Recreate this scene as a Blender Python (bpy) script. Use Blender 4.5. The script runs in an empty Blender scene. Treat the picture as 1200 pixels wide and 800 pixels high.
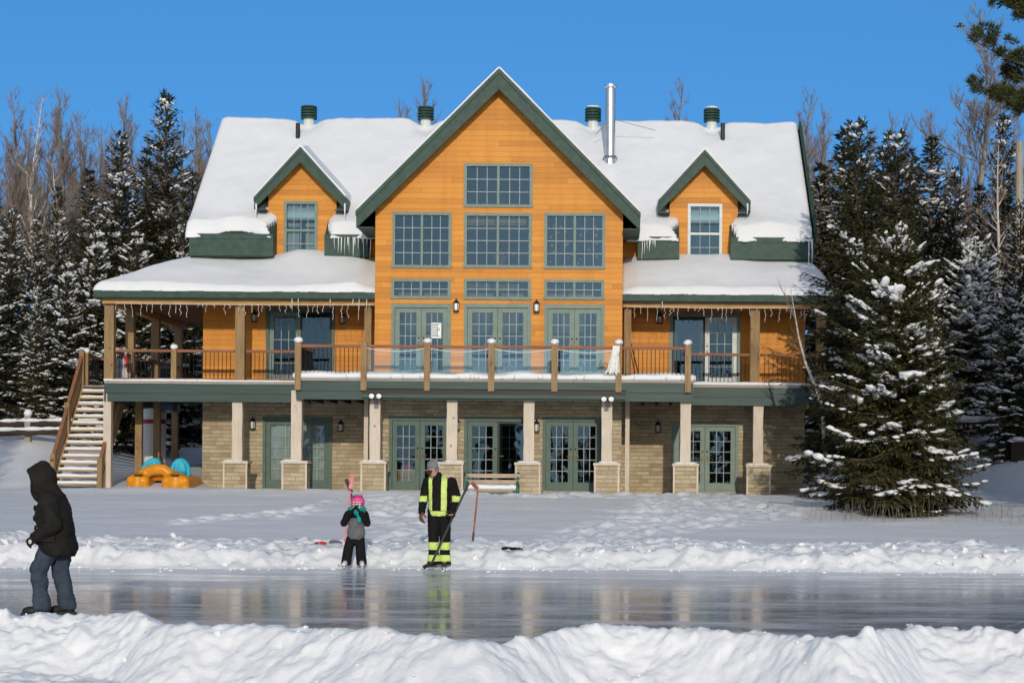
import bpy, bmesh, math, random
import numpy as np
from mathutils import Vector, Matrix, Euler

random.seed(7)
SC = bpy.context.scene
COL = SC.collection
R = math.radians

# ------------------------------------------------------------------ camera frame
FPX, CX, CY, ROLL, CAMZ = 2255.0, 719.0, 559.0, 0.007, 1.54

def un(px, py):
    return px + ROLL * (py - CY), py - ROLL * (px - CX)

def P(px, py, D):
    """point of the place seen at photo pixel (px,py) at distance D in front of the camera"""
    x, y = un(px, py)
    return Vector(((x - CX) / FPX * D, D, CAMZ + (CY - y) / FPX * D))

def PX(px, D, py=480): return P(px, py, D).x
def PZ(py, D, px=600): return P(px, py, D).z

# ------------------------------------------------------------------ noise (numpy)
_rng = np.random.RandomState(3)
_perm = np.tile(_rng.permutation(256), 3)
_gx = np.cos(np.linspace(0, 2 * np.pi, 256, endpoint=False))[_rng.permutation(256)]
_gy = np.sqrt(1 - _gx ** 2) * np.where(_rng.rand(256) > .5, 1, -1)

def perlin(x, y):
    x = np.asarray(x, float); y = np.asarray(y, float)
    xi = np.floor(x).astype(int); yi = np.floor(y).astype(int)
    xf = x - xi; yf = y - yi
    xi &= 255; yi &= 255
    u = xf * xf * xf * (xf * (xf * 6 - 15) + 10); v = yf * yf * yf * (yf * (yf * 6 - 15) + 10)
    def g(ix, iy, fx, fy):
        h = _perm[_perm[ix & 255] + (iy & 255)]
        return _gx[h] * fx + _gy[h] * fy
    a = g(xi, yi, xf, yf); b = g(xi + 1, yi, xf - 1, yf)
    c = g(xi, yi + 1, xf, yf - 1); d = g(xi + 1, yi + 1, xf - 1, yf - 1)
    return (a + u * (b - a)) * (1 - v) + (c + u * (d - c)) * v

def fbm(x, y, octv=4, gain=.5):
    s = 0; a = 1
    for i in range(octv):
        s = s + a * perlin(x * 2 ** i + 17.3 * i, y * 2 ** i + 5.1 * i); a *= gain
    return s

def ridged(x, y, octv=4):
    s = 0; a = 1
    for i in range(octv):
        s = s + a * (1 - np.abs(perlin(x * 2 ** i + 9.7 * i, y * 2 ** i + 3.3 * i)) * 2); a *= .5
    return s / 1.8

def cellular(x, y, seed=0):
    """distance to the nearest scattered point and a random value of that point"""
    xi = np.floor(x).astype(int); yi = np.floor(y).astype(int)
    best = np.full(x.shape, 9.); val = np.zeros(x.shape)
    for dx in (-1, 0, 1):
        for dy in (-1, 0, 1):
            cx = xi + dx; cy = yi + dy
            h = _perm[(_perm[(cx + seed) & 255] + (cy & 255))]
            h2 = _perm[h + 31]; h3 = _perm[h + 97]
            d = (cx + h / 255. - x) ** 2 + (cy + h2 / 255. - y) ** 2
            m = d < best
            best = np.where(m, d, best); val = np.where(m, h3 / 255., val)
    return np.sqrt(best), val

def sstep(a, b, x):
    t = np.clip((x - a) / (b - a), 0, 1)
    return t * t * (3 - 2 * t)

# ------------------------------------------------------------------ materials
MATS = {}

class NT:
    def __init__(s, name):
        s.m = bpy.data.materials.new(name); s.m.use_nodes = True
        s.t = s.m.node_tree; s.b = s.t.nodes['Principled BSDF']; s.out = s.t.nodes['Material Output']
    def n(s, ty, **kw):
        nd = s.t.nodes.new(ty)
        for k, v in kw.items():
            if k.startswith('i_'):
                key = k[2:]
                nd.inputs[int(key) if key.isdigit() else key.replace('_', ' ')].default_value = v
            else: setattr(nd, k, v)
        return nd
    def l(s, a, b): s.t.links.new(a, b)
    def pos(s): return s.n('ShaderNodeNewGeometry').outputs['Position']
    def obj(s): return s.n('ShaderNodeTexCoord').outputs['Object']
    def mapping(s, vec, scale):
        m = s.n('ShaderNodeMapping'); m.inputs['Scale'].default_value = scale; s.l(vec, m.inputs['Vector']); return m.outputs[0]
    def noise(s, vec, scale, detail=4, rough=.55):
        nd = s.n('ShaderNodeTexNoise', i_Scale=scale, i_Detail=detail, i_Roughness=rough); s.l(vec, nd.inputs['Vector']); return nd.outputs['Fac']
    def ramp(s, fac, stops):
        r = s.n('ShaderNodeValToRGB'); e = r.color_ramp.elements
        while len(e) < len(stops): e.new(.5)
        for i, (p, c) in enumerate(stops):
            e[i].position = p; e[i].color = (c, c, c, 1) if isinstance(c, (int, float)) else (*c, 1)
        s.l(fac, r.inputs[0]); return r.outputs[0]
    def math(s, op, a, b=None):
        nd = s.n('ShaderNodeMath', operation=op)
        for i, v in enumerate((a, b)):
            if v is None: continue
            if isinstance(v, (int, float)): nd.inputs[i].default_value = v
            else: s.l(v, nd.inputs[i])
        return nd.outputs[0]
    def mix(s, fac, a, b, mode='MIX'):
        nd = s.n('ShaderNodeMix', data_type='RGBA', blend_type=mode)
        for i, v in ((0, fac), (6, a), (7, b)):
            if isinstance(v, (int, float)): nd.inputs[i].default_value = v
            elif isinstance(v, tuple): nd.inputs[i].default_value = (*v, 1)
            else: s.l(v, nd.inputs[i])
        return nd.outputs[2]
    def bump(s, h, strength=.3, dist=.02):
        nd = s.n('ShaderNodeBump', i_Strength=strength, i_Distance=dist); s.l(h, nd.inputs['Height']); s.l(nd.outputs[0], s.b.inputs['Normal'])
    def color(s, c):
        if isinstance(c, tuple): s.b.inputs['Base Color'].default_value = (*c, 1)
        else: s.l(c, s.b.inputs['Base Color'])
    def rough(s, r):
        if isinstance(r, (int, float)): s.b.inputs['Roughness'].default_value = r
        else: s.l(r, s.b.inputs['Roughness'])

def mat_plain(name, c, rough=.6, vary=.25, scale=6, bump=.15, dist=.01, spec=.35, metal=0, stretch=(1, 1, 1)):
    k = NT(name)
    v = k.mapping(k.obj(), stretch)
    f = k.noise(v, scale)
    lo = tuple(x * (1 - vary) for x in c); hi = tuple(min(1, x * (1 + vary)) for x in c)
    k.color(k.ramp(f, [(.3, lo), (.7, hi)])); k.rough(rough)
    k.b.inputs['Specular IOR Level'].default_value = spec
    k.b.inputs['Metallic'].default_value = metal
    if bump:
        k.bump(k.noise(v, scale * 6, 3), bump, dist)
    MATS[name] = k.m
    return k.m

def mat_siding(name, c, board=.15):
    k = NT(name); p = k.pos()
    sep = k.n('ShaderNodeSeparateXYZ'); k.l(p, sep.inputs[0])
    zb = k.math('DIVIDE', sep.outputs[2], board)
    fr = k.math('FRACT', zb); fl = k.math('FLOOR', zb)
    # board lengths staggered: random tone for each board length
    xo = k.math('FLOOR', k.math('ADD', k.math('DIVIDE', sep.outputs[0], 3.3), k.math('MULTIPLY', fl, .37)))
    cmb = k.n('ShaderNodeCombineXYZ'); k.l(xo, cmb.inputs[0]); k.l(fl, cmb.inputs[1])
    wn = k.n('ShaderNodeTexWhiteNoise'); k.l(cmb.outputs[0], wn.inputs['Vector'])
    grain = k.noise(k.mapping(p, (1.2, 1.2, 26)), 3.0, 5)
    t = k.math('ADD', k.math('MULTIPLY', wn.outputs['Value'], .55), k.math('MULTIPLY', grain, .6))
    col = k.ramp(t, [(.2, tuple(x * .70 for x in c)), (.55, c), (.95, (c[0] * 1.1, c[1] * 1.2, c[2] * 1.35))])
    weather = k.noise(p, .7, 4)
    col = k.mix(k.ramp(weather, [(.45, 0.), (.8, .22)]), col, tuple(x * .62 for x in c))
    streak = k.noise(k.mapping(p, (2.2, 2.2, .16)), 1.6, 5)
    col = k.mix(k.ramp(streak, [(.50, 0.), (.72, .30)]), col, (c[0] * .66, c[1] * .55, c[2] * .5))
    jx = k.math('FRACT', k.math('ADD', k.math('DIVIDE', sep.outputs[0], 3.3), k.math('MULTIPLY', fl, .37)))
    col = k.mix(k.ramp(jx, [(.0, .35), (.005, .35), (.008, 0.)]), col, tuple(x * .4 for x in c))
    groove = k.ramp(fr, [(.0, 0.), (.06, 1.), (1., 1.)])
    col = k.mix(groove, tuple(x * .66 for x in c), col)
    k.color(col); k.rough(.55); k.b.inputs['Specular IOR Level'].default_value = .3
    prof = k.ramp(fr, [(.0, 0.), (.05, .95), (.9, .62), (1., .55)])
    h = k.math('ADD', prof, k.math('MULTIPLY', grain, .15))
    k.bump(h, .5, .016)
    MATS[name] = k.m; return k.m

def mat_stone(name):
    k = NT(name); p = k.pos()
    # use x+y so that both front and side faces get courses
    sep = k.n('ShaderNodeSeparateXYZ'); k.l(p, sep.inputs[0])
    cmb = k.n('ShaderNodeCombineXYZ')
    k.l(k.math('ADD', sep.outputs[0], k.math('MULTIPLY', sep.outputs[1], .97)), cmb.inputs[0]); k.l(sep.outputs[2], cmb.inputs[1])
    br = k.n('ShaderNodeTexBrick', offset=.43, offset_frequency=2, squash=.7, squash_frequency=3)
    br.inputs['Scale'].default_value = 1.0
    br.inputs['Brick Width'].default_value = .38; br.inputs['Row Height'].default_value = .115
    br.inputs['Mortar Size'].default_value = .007; br.inputs['Mortar Smooth'].default_value = .3
    br.inputs['Color1'].default_value = (.1, .1, .1, 1); br.inputs['Color2'].default_value = (.9, .9, .9, 1)
    br.inputs['Mortar'].default_value = (.5, .5, .5, 1)
    k.l(cmb.outputs[0], br.inputs['Vector'])
    big = k.noise(p, 2.2, 5); fine = k.noise(p, 22, 4)
    t = k.math('ADD', k.math('MULTIPLY', br.outputs['Color'], .5), k.math('MULTIPLY', big, .5))
    c = k.ramp(t, [(.2, (.30, .232, .145)), (.42, (.45, .362, .235)), (.6, (.53, .438, .295)), (.8, (.60, .515, .385))])
    c = k.mix(k.math('MULTIPLY', fine, .35), c, (.34, .265, .16))
    c = k.mix(br.outputs['Fac'], c, (.40, .35, .26))
    k.color(c); k.rough(.85); k.b.inputs['Specular IOR Level'].default_value = .2
    h = k.math('ADD', k.math('MULTIPLY', k.math('SUBTRACT', 1., br.outputs['Fac']), .7), k.math('MULTIPLY', k.noise(p, 11, 5), .6))
    k.bump(h, 1.0, .06)
    MATS[name] = k.m; return k.m

def mat_wood(name, c, rough=.7, vary=.4, axis='z', knots=True):
    k = NT(name)
    sc = {'x': (1.2, 14, 14), 'y': (14, 1.2, 14), 'z': (14, 14, 1.2)}[axis]
    v = k.mapping(k.pos(), sc)
    g = k.noise(v, 1.6, 6, .65)
    big = k.noise(k.pos(), 1.7, 3)
    t = k.math('ADD', k.math('MULTIPLY', g, .7), k.math('MULTIPLY', big, .3))
    lo = tuple(x * (1 - vary) for x in c); hi = tuple(min(1, x * (1 + vary * .8)) for x in c)
    col = k.ramp(t, [(.3, lo), (.5, c), (.7, hi)])
    if knots:
        vo = k.n('ShaderNodeTexVoronoi', i_Scale=1.); k.l(k.mapping(k.pos(), (3, 3, 2.2)), vo.inputs['Vector'])
        col = k.mix(k.ramp(vo.outputs['Distance'], [(.05, .75), (.13, 0.)]), col, tuple(x * .3 for x in c))
    k.color(col); k.rough(rough); k.b.inputs['Specular IOR Level'].default_value = .25
    k.bump(g, .35, .012)
    MATS[name] = k.m; return k.m

def mat_snow(name, c=(.83, .84, .855), bscale=14, bstr=.5, dist=.03, big=True):
    k = NT(name); p = k.pos()
    f = k.noise(p, bscale, 6, .6); g = k.noise(p, 1.1, 5); h2 = k.noise(p, bscale * 5, 3)
    k.color(k.ramp(g, [(.3, tuple(x * .96 for x in c)), (.7, c)]))
    k.rough(.62); k.b.inputs['Specular IOR Level'].default_value = .3
    k.b.inputs['Subsurface Weight'].default_value = 0.0
    h = k.math('ADD', f, k.math('MULTIPLY', h2, .35))
    k.bump(h, bstr, dist)
    MATS[name] = k.m; return k.m

def mat_glass(name, refl=.16, tint=(.62, .70, .72)):
    k = NT(name); t = k.t
    t.nodes.remove(k.b)
    tr = k.n('ShaderNodeBsdfTransparent'); tr.inputs[0].default_value = (*tint, 1)
    gl = k.n('ShaderNodeBsdfGlossy'); gl.inputs['Roughness'].default_value = .02; gl.inputs[0].default_value = (.45, .76, .98, 1)
    lw = k.n('ShaderNodeLayerWeight', i_Blend=.35)
    nz = k.noise(k.mapping(k.pos(), (1.0, 1.0, 1.0)), 1.3, 2)
    bp = k.n('ShaderNodeBump', i_Strength=.05, i_Distance=.06); k.l(nz, bp.inputs['Height']); k.l(bp.outputs[0], gl.inputs['Normal'])
    fac = k.math('ADD', k.math('MULTIPLY', lw.outputs['Fresnel'], .8), refl)
    mx = k.n('ShaderNodeMixShader'); k.l(fac, mx.inputs[0]); k.l(tr.outputs[0], mx.inputs[1]); k.l(gl.outputs[0], mx.inputs[2])
    k.l(mx.outputs[0], k.out.inputs[0])
    MATS[name] = k.m; return k.m

def mat_foliage(name, c, vary=.5):
    k = NT(name)
    oi = k.n('ShaderNodeObjectInfo')
    f = k.noise(k.pos(), 1.3, 3)
    isl = k.n('ShaderNodeNewGeometry').outputs['Random Per Island']
    t = k.math('ADD', k.math('MULTIPLY', f, .5), k.math('MULTIPLY', isl, .5))
    t = k.math('ADD', t, k.math('MULTIPLY', k.math('SUBTRACT', oi.outputs['Random'], .5), .25))
    lo = tuple(x * (1 - vary) for x in c); hi = (c[0] * (1 + vary * 1.3), c[1] * (1 + vary), c[2] * (1 + vary * .4))
    k.color(k.ramp(t, [(.2, lo), (.8, hi)])); k.rough(.75)
    k.b.inputs['Specular IOR Level'].default_value = .15
    MATS[name] = k.m; return k.m

def mat_ice(name):
    k = NT(name); p = k.pos()
    streak = k.noise(k.mapping(p, (.16, .8, 1)), 1.5, 8, .62)
    fine = k.noise(k.mapping(p, (1.2, 9., 1)), 1.2, 5, .6)
    patch = k.noise(k.mapping(p, (.13, .34, 1)), 1.0, 8, .6)
    dust = k.noise(k.mapping(p, (.6, 1.6, 1)), 2.6, 8, .72)
    sep = k.n('ShaderNodeSeparateXYZ'); k.l(p, sep.inputs[0])
    # more skate dust along the far edge of the rink
    edge = k.ramp(k.math('DIVIDE', sep.outputs[1], 40.), [(.55, 0.), (.66, .02), (.72, .08), (.775, .16)])
    t = k.math('ADD', k.math('MULTIPLY', streak, .75), k.math('MULTIPLY', patch, .45))
    t = k.math('ADD', t, k.math('MULTIPLY', dust, .35))
    t = k.math('ADD', t, edge)
    t = k.math('ADD', t, k.math('MULTIPLY', fine, .12))
    frost = k.ramp(t, [(.82, 0.), (.99, .85)])
    deep = k.ramp(k.noise(k.mapping(p, (.25, .8, 1)), 1.3, 5), [(.3, (.27, .285, .32)), (.7, (.43, .45, .485))])
    col = k.mix(frost, deep, (.80, .81, .83))
    crk = k.n('ShaderNodeTexVoronoi', feature='DISTANCE_TO_EDGE', i_Scale=1.); k.l(k.mapping(p, (.5, 1.1, 1)), crk.inputs['Vector'])
    col = k.mix(k.ramp(crk.outputs[0], [(.0, .35), (.008, 0.)]), col, (.6, .64, .7))
    # curved skate cuts
    for sc, ro in ((.35, .5), (.5, 2.2)):
        mp = k.n('ShaderNodeMapping'); mp.inputs['Rotation'].default_value = (0, 0, ro); mp.inputs['Scale'].default_value = (sc, sc * .7, 1); k.l(p, mp.inputs['Vector'])
        wv = k.n('ShaderNodeTexWave', wave_type='RINGS'); wv.inputs['Scale'].default_value = 1.0; wv.inputs['Distortion'].default_value = 9; wv.inputs['Detail'].default_value = 3; wv.inputs['Detail Scale'].default_value = .6; k.l(mp.outputs[0], wv.inputs['Vector'])
        col = k.mix(k.ramp(wv.outputs['Fac'], [(.0, .5), (.012, 0.)]), col, (.75, .77, .80))
    k.color(col)
    rr = k.math('ADD', k.math('MULTIPLY', frost, .22), k.ramp(fine, [(.3, .06), (.7, .13)]))
    k.rough(rr)
    k.b.inputs['IOR'].default_value = 1.31
    k.l(k.ramp(frost, [(0., .29), (1., .12)]), k.b.inputs['Specular IOR Level'])
    h = k.math('ADD', k.math('MULTIPLY', fine, .5), k.math('MULTIPLY', streak, .6))
    k.bump(h, .035, .05)
    MATS[name] = k.m; return k.m

mat_siding('orange_siding', (.67, .262, .032))
mat_siding('orange_plain', (.66, .26, .05), board=.9)
mat_stone('stone')
mat_plain('green_trim', (.022, .060, .045), .55, .3, 5, .2)
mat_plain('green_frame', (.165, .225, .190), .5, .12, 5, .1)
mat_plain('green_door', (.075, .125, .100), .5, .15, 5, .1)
mat_plain('white_grille', (.33, .38, .38), .5, .06, 5, 0)
mat_plain('white_frame', (.62, .66, .64), .5, .08, 5, 0)
mat_wood('post_wood', (.30, .195, .095))
mat_wood('beam_wood', (.50, .29, .11), axis='x')
mat_wood('rail_wood', (.27, .12, .065), axis='x', knots=False)
mat_wood('soffit_wood', (.24, .11, .045), axis='y', knots=False)
mat_wood('column_wood', (.62, .53, .43), vary=.22)
mat_wood('grey_wood', (.34, .31, .27), vary=.3)
mat_wood('stair_wood', (.36, .23, .10), axis='x')
mat_wood('bench_wood', (.42, .33, .24), axis='x')
mat_plain('dark_brown', (.045, .028, .018), .8, .3, 3, .1)
mat_plain('interior_wall', (.22, .17, .12), .9, .2, 1.5, 0)
mat_plain('interior_floor', (.12, .08, .05), .7, .2, 2, 0)
mat_plain('curtain', (.62, .60, .52), .9, .15, 8, .3, stretch=(5, 5, .4))
mat_plain('black_metal', (.012, .012, .013), .5, .2, 8, .05)
mat_plain('screen_mesh', (.045, .047, .047), .8, .2, 8, .05)
mat_plain('steel', (.62, .62, .63), .22, .08, 3, .05, metal=1)
mat_plain('roof_metal', (.03, .055, .045), .6, .2, 3, .1)
mat_plain('lamp_white', (.85, .85, .82), .3, .03, 8, 0)
mat_plain('brass', (.07, .055, .035), .35, .1, 8, 0, metal=1)
mat_snow('snow', (.86, .87, .885)); mat_snow('roof_snow', bscale=5, bstr=.28, dist=.03)
mat_snow('bank_snow', (.91, .915, .925), bscale=26, bstr=.35, dist=.02)
mat_snow('tree_snow', bscale=9, bstr=.4)
mat_ice('ice')
mat_glass('glass', .012); mat_glass('rail_glass', .0, (.97, .98, .98)); mat_glass('sky_glass', .045, (.50, .60, .60))
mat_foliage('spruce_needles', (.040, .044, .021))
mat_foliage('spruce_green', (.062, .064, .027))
mat_foliage('pine_needles', (.050, .060, .024))
mat_plain('spruce_bark', (.10, .075, .055), .9, .4, 5, .5, .03)
mat_plain('grey_bark', (.25, .225, .19), .9, .35, 3, .4, .03)
mat_plain('twig_bark', (.21, .17, .14), .9, .35, 3, .2, .02)
mat_plain('birch_bark', (.52, .47, .41), .8, .35, 4, .3, .02, stretch=(1, 1, 4))
mat_plain('ice_white', (.80, .84, .88), .12, .05, 8, .1)

# ------------------------------------------------------------------ mesh builder
class MB:
    def __init__(s):
        s.v = []; s.f = []; s.m = []; s.mats = []
    def mi(s, m):
        if m not in s.mats: s.mats.append(m)
        return s.mats.index(m)
    def add(s, vs, fs, m):
        k = s.mi(m); o = len(s.v)
        s.v.extend([tuple(v) for v in vs])
        for f in fs: s.f.append(tuple(o + i for i in f)); s.m.append(k)
    def box(s, x0, x1, y0, y1, z0, z1, m):
        if x0 > x1: x0, x1 = x1, x0
        if y0 > y1: y0, y1 = y1, y0
        if z0 > z1: z0, z1 = z1, z0
        vs = [(x0, y0, z0), (x1, y0, z0), (x1, y1, z0), (x0, y1, z0), (x0, y0, z1), (x1, y0, z1), (x1, y1, z1), (x0, y1, z1)]
        s.add(vs, [(0, 3, 2, 1), (4, 5, 6, 7), (0, 1, 5, 4), (1, 2, 6, 5), (2, 3, 7, 6), (3, 0, 4, 7)], m)
    def beam(s, a, b, w, h, m, up=(0, 0, 1)):
        """a rectangular bar from a to b, w wide, h high"""
        a = Vector(a); b = Vector(b); d = (b - a).normalized(); up = Vector(up)
        sd = d.cross(up)
        if sd.length < 1e-4: sd = d.cross(Vector((0, 1, 0)))
        sd.normalize(); u = sd.cross(d).normalized()
        vs = []
        for p in (a, b):
            for sx, su in ((-1, -1), (1, -1), (1, 1), (-1, 1)): vs.append(p + sd * (w / 2 * sx) + u * (h / 2 * su))
        s.add(vs, [(0, 1, 2, 3), (7, 6, 5, 4), (0, 4, 5, 1), (1, 5, 6, 2), (2, 6, 7, 3), (3, 7, 4, 0)], m)
    def tube(s, pts, rad, n, m, cap=True):
        pts = [Vector(p) for p in pts]
        if isinstance(rad, (int, float)): rad = [rad] * len(pts)
        vs = []; fs = []; ref = None
        for i, p in enumerate(pts):
            d = (pts[min(i + 1, len(pts) - 1)] - pts[max(i - 1, 0)])
            if d.length < 1e-7: d = Vector((0, 0, 1))
            d.normalize()
            if ref is None:
                ref = d.cross(Vector((0, 0, 1)))
                if ref.length < .05: ref = Vector((1, 0, 0))
            ref = (ref - d * ref.dot(d))
            if ref.length < 1e-5: ref = d.orthogonal()
            ref.normalize(); b = d.cross(ref)
            for k in range(n):
                a = 2 * math.pi * k / n
                vs.append(p + (ref * math.cos(a) + b * math.sin(a)) * rad[i])
        for i in range(len(pts) - 1):
            for k in range(n):
                k2 = (k + 1) % n
                fs.append((i * n + k, i * n + k2, (i + 1) * n + k2, (i + 1) * n + k))
        if cap:
            fs.append(tuple(range(n - 1, -1, -1))); fs.append(tuple((len(pts) - 1) * n + k for k in range(n)))
        s.add(vs, fs, m)
    def prism(s, poly, y0, y1, m):
        """polygon in x,z extruded along y"""
        n = len(poly)
        vs = [(x, y0, z) for x, z in poly] + [(x, y1, z) for x, z in poly]
        fs = [tuple(range(n)), tuple(range(2 * n - 1, n - 1, -1))] + [(i, n + i, n + (i + 1) % n, (i + 1) % n) for i in range(n)]
        s.add(vs, fs, m)
    def blob(s, c, r, m, seed=0, seg=8, rings=5, rot=None, rough=.15):
        rn = random.Random(seed); vs = []; fs = []
        c = Vector(c)
        for i in range(rings + 1):
            th = math.pi * i / rings
            for k in range(seg):
                ph = 2 * math.pi * k / seg
                q = 1 + (rn.random() - .5) * 2 * rough
                v = Vector((r[0] * math.sin(th) * math.cos(ph) * q, r[1] * math.sin(th) * math.sin(ph) * q, r[2] * math.cos(th) * q))
                if i in (0, rings): v = Vector((0, 0, r[2] * math.cos(th)))
                if rot is not None: v = rot @ v
                vs.append(c + v)
        for i in range(rings):
            for k in range(seg):
                k2 = (k + 1) % seg
                fs.append((i * seg + k, (i + 1) * seg + k, (i + 1) * seg + k2, i * seg + k2))
        s.add(vs, fs, m)
    def build(s, name, parent=None, smooth=False, loc=None, weld=False):
        me = bpy.data.meshes.new(name)
        me.from_pydata(s.v, [], s.f)
        for m in s.mats: me.materials.append(MATS[m])
        me.polygons.foreach_set('material_index', s.m)
        if smooth: me.polygons.foreach_set('use_smooth', [True] * len(s.f))
        if weld:
            bm = bmesh.new(); bm.from_mesh(me); bmesh.ops.remove_doubles(bm, verts=bm.verts, dist=1e-4)
            bmesh.ops.recalc_face_normals(bm, faces=bm.faces); bm.to_mesh(me); bm.free()
        me.update()
        return link(name, me, parent, loc)

def link(name, me, parent=None, loc=None):
    o = bpy.data.objects.new(name, me); COL.objects.link(o)
    if parent is not None:
        o.parent = parent
        pw = Vector((0, 0, 0)); q = parent; top = parent
        while q is not None: pw += q.location; top = q; q = q.parent
        if not top.get('_local'):
            o.location = -pw if loc is None else Vector(loc) - pw
            # meshes are written in world coordinates, so children undo their parents' offsets
    if parent is None and loc is not None: o.location = loc
    return o

def thing(name, label, cat, loc=(0, 0, 0), group=None, local=False, rz=0):
    o = bpy.data.objects.new(name, None); COL.objects.link(o)
    o.location = loc; o.rotation_euler = (0, 0, rz); o['label'] = label; o['category'] = cat
    o.empty_display_size = .2
    if group: o['group'] = group
    if local: o['_local'] = 1
    return o

def tag(o, label, cat, group=None):
    o['label'] = label; o['category'] = cat
    if group: o['group'] = group
    return o

def struct(o):
    o['kind'] = 'structure'; return o

def dup(root, loc, rz=0, scale=1, label=None, group=None):
    r = root.copy(); COL.objects.link(r); r.location = loc; r.rotation_euler = (0, 0, rz)
    r.scale = (scale, scale, scale) if isinstance(scale, (int, float)) else scale
    if label: r['label'] = label
    if group: r['group'] = group
    for ch in list(root.children):
        c = ch.copy(); COL.objects.link(c); c.parent = r
        for g in ch.children:
            d = g.copy(); COL.objects.link(d); d.parent = c
    return r

def edge_dist(mask, nmax):
    """cells from each inside cell to the mask's border, up to nmax"""
    d = np.zeros(mask.shape); cur = mask.copy()
    for i in range(nmax):
        d += cur
        p = np.pad(cur, 1, constant_values=False)
        cur = cur & p[:-2, 1:-1] & p[2:, 1:-1] & p[1:-1, :-2] & p[1:-1, 2:]
    return d

def sheet(xs, ys, z, mask=None, base=None):
    """grid mesh over arrays xs,ys with heights z[j,i]; with mask (per vertex) and base a closed slab"""
    nx, ny = len(xs), len(ys)
    X, Y = np.meshgrid(xs, ys)
    V = np.stack([X.ravel(), Y.ravel(), z.ravel()], 1)
    j, i = np.meshgrid(np.arange(ny - 1), np.arange(nx - 1), indexing='ij')
    q = np.stack([j * nx + i, j * nx + i + 1, (j + 1) * nx + i + 1, (j + 1) * nx + i], -1)
    if mask is not None:
        ok = mask[:-1, :-1] & mask[1:, :-1] & mask[:-1, 1:] & mask[1:, 1:]
    else: ok = np.ones((ny - 1, nx - 1), bool)
    F = q[ok]
    if base is not None:
        n = nx * ny
        V = np.concatenate([V, np.stack([X.ravel(), Y.ravel(), base.ravel()], 1)])
        sk = []
        p = np.pad(ok, 1, constant_values=False)
        for (dj, di, a, b) in ((-1, 0, 0, 1), (1, 0, 2, 3), (0, -1, 3, 0), (0, 1, 1, 2)):
            nb = p[1 + dj:p.shape[0] - 1 + dj, 1 + di:p.shape[1] - 1 + di]
            e = q[ok & ~nb]
            if len(e): sk.append(np.stack([e[:, b], e[:, a], e[:, a] + n, e[:, b] + n], 1))
        F = np.concatenate([F, F[:, ::-1] + n] + sk)
        used = np.zeros(len(V), bool); used[F.ravel()] = True
    else:
        used = np.zeros(len(V), bool); used[F.ravel()] = True
    idx = np.cumsum(used) - 1
    return V[used], idx[F]

def np_mesh(name, V, F, mats, parent=None, smooth=True):
    me = bpy.data.meshes.new(name)
    me.vertices.add(len(V)); me.vertices.foreach_set('co', np.asarray(V, np.float32).ravel())
    n = len(F); k = F.shape[1]
    me.loops.add(n * k); me.loops.foreach_set('vertex_index', F.ravel().astype(np.int32))
    me.polygons.add(n); me.polygons.foreach_set('loop_start', np.arange(0, n * k, k, dtype=np.int32))
    try: me.polygons.foreach_set('loop_total', np.full(n, k, np.int32))
    except Exception: pass
    for m in mats: me.materials.append(MATS[m])
    if smooth: me.polygons.foreach_set('use_smooth', np.ones(n, bool))
    me.update(calc_edges=True); me.validate()
    return link(name, me, parent)
# ------------------------------------------------------------------ camera, light, sky
cam_d = bpy.data.cameras.new('camera'); cam = bpy.data.objects.new('camera', cam_d); COL.objects.link(cam)
cam.matrix_world = Matrix.Translation((0, 0, CAMZ)) @ Matrix.Rotation(math.pi / 2, 4, 'X') @ Matrix.Rotation(ROLL, 4, 'Z')
cam_d.sensor_width = 36; cam_d.lens = FPX / 1200 * 36
cam_d.shift_x = -(CX - 600) / 1200; cam_d.shift_y = (CY - 400) / 1200
cam_d.clip_start = .1; cam_d.clip_end = 3000
SC.camera = cam

SUN_EL, SUN_AZ = R(14.0), R(5.0)     # behind the camera, a little to its right
sd = Vector((math.sin(SUN_AZ) * math.cos(SUN_EL), -math.cos(SUN_AZ) * math.cos(SUN_EL), math.sin(SUN_EL)))
sl = bpy.data.lights.new('sun', 'SUN'); sl.energy = 2.45; sl.angle = R(.5); sl.color = (1.0, .90, .75)
so = bpy.data.objects.new('sun', sl); COL.objects.link(so)
so.rotation_euler = (-sd).to_track_quat('-Z', 'Y').to_euler(); so.location = sd * 50

W = bpy.data.worlds.new('World'); SC.world = W; W.use_nodes = True
wt = W.node_tree; wt.nodes.clear()
tc = wt.nodes.new('ShaderNodeTexCoord')
sepw = wt.nodes.new('ShaderNodeSeparateXYZ'); wt.links.new(tc.outputs['Generated'], sepw.inputs[0])
az = wt.nodes.new('ShaderNodeMath'); az.operation = 'MULTIPLY_ADD'; az.inputs[1].default_value = .9
wt.links.new(sepw.outputs[2], az.inputs[0])
lift = wt.nodes.new('ShaderNodeMapRange'); lift.inputs[1].default_value = -.6; lift.inputs[2].default_value = .7; lift.inputs[3].default_value = .17; lift.inputs[4].default_value = .36
wt.links.new(sepw.outputs[1], lift.inputs[0]); wt.links.new(lift.outputs[0], az.inputs[2])
cmbw = wt.nodes.new('ShaderNodeCombineXYZ')
wt.links.new(sepw.outputs[0], cmbw.inputs[0]); wt.links.new(sepw.outputs[1], cmbw.inputs[1]); wt.links.new(az.outputs[0], cmbw.inputs[2])
nrm = wt.nodes.new('ShaderNodeVectorMath'); nrm.operation = 'NORMALIZE'; wt.links.new(cmbw.outputs[0], nrm.inputs[0])
sky = wt.nodes.new('ShaderNodeTexSky'); sky.sky_type = 'NISHITA'; sky.sun_disc = False
sky.sun_elevation = SUN_EL; sky.sun_rotation = math.pi - SUN_AZ
sky.air_density = 1.0; sky.dust_density = 0.5; sky.ozone_density = 3.0; sky.altitude = 300
wt.links.new(nrm.outputs[0], sky.inputs[0])
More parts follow.
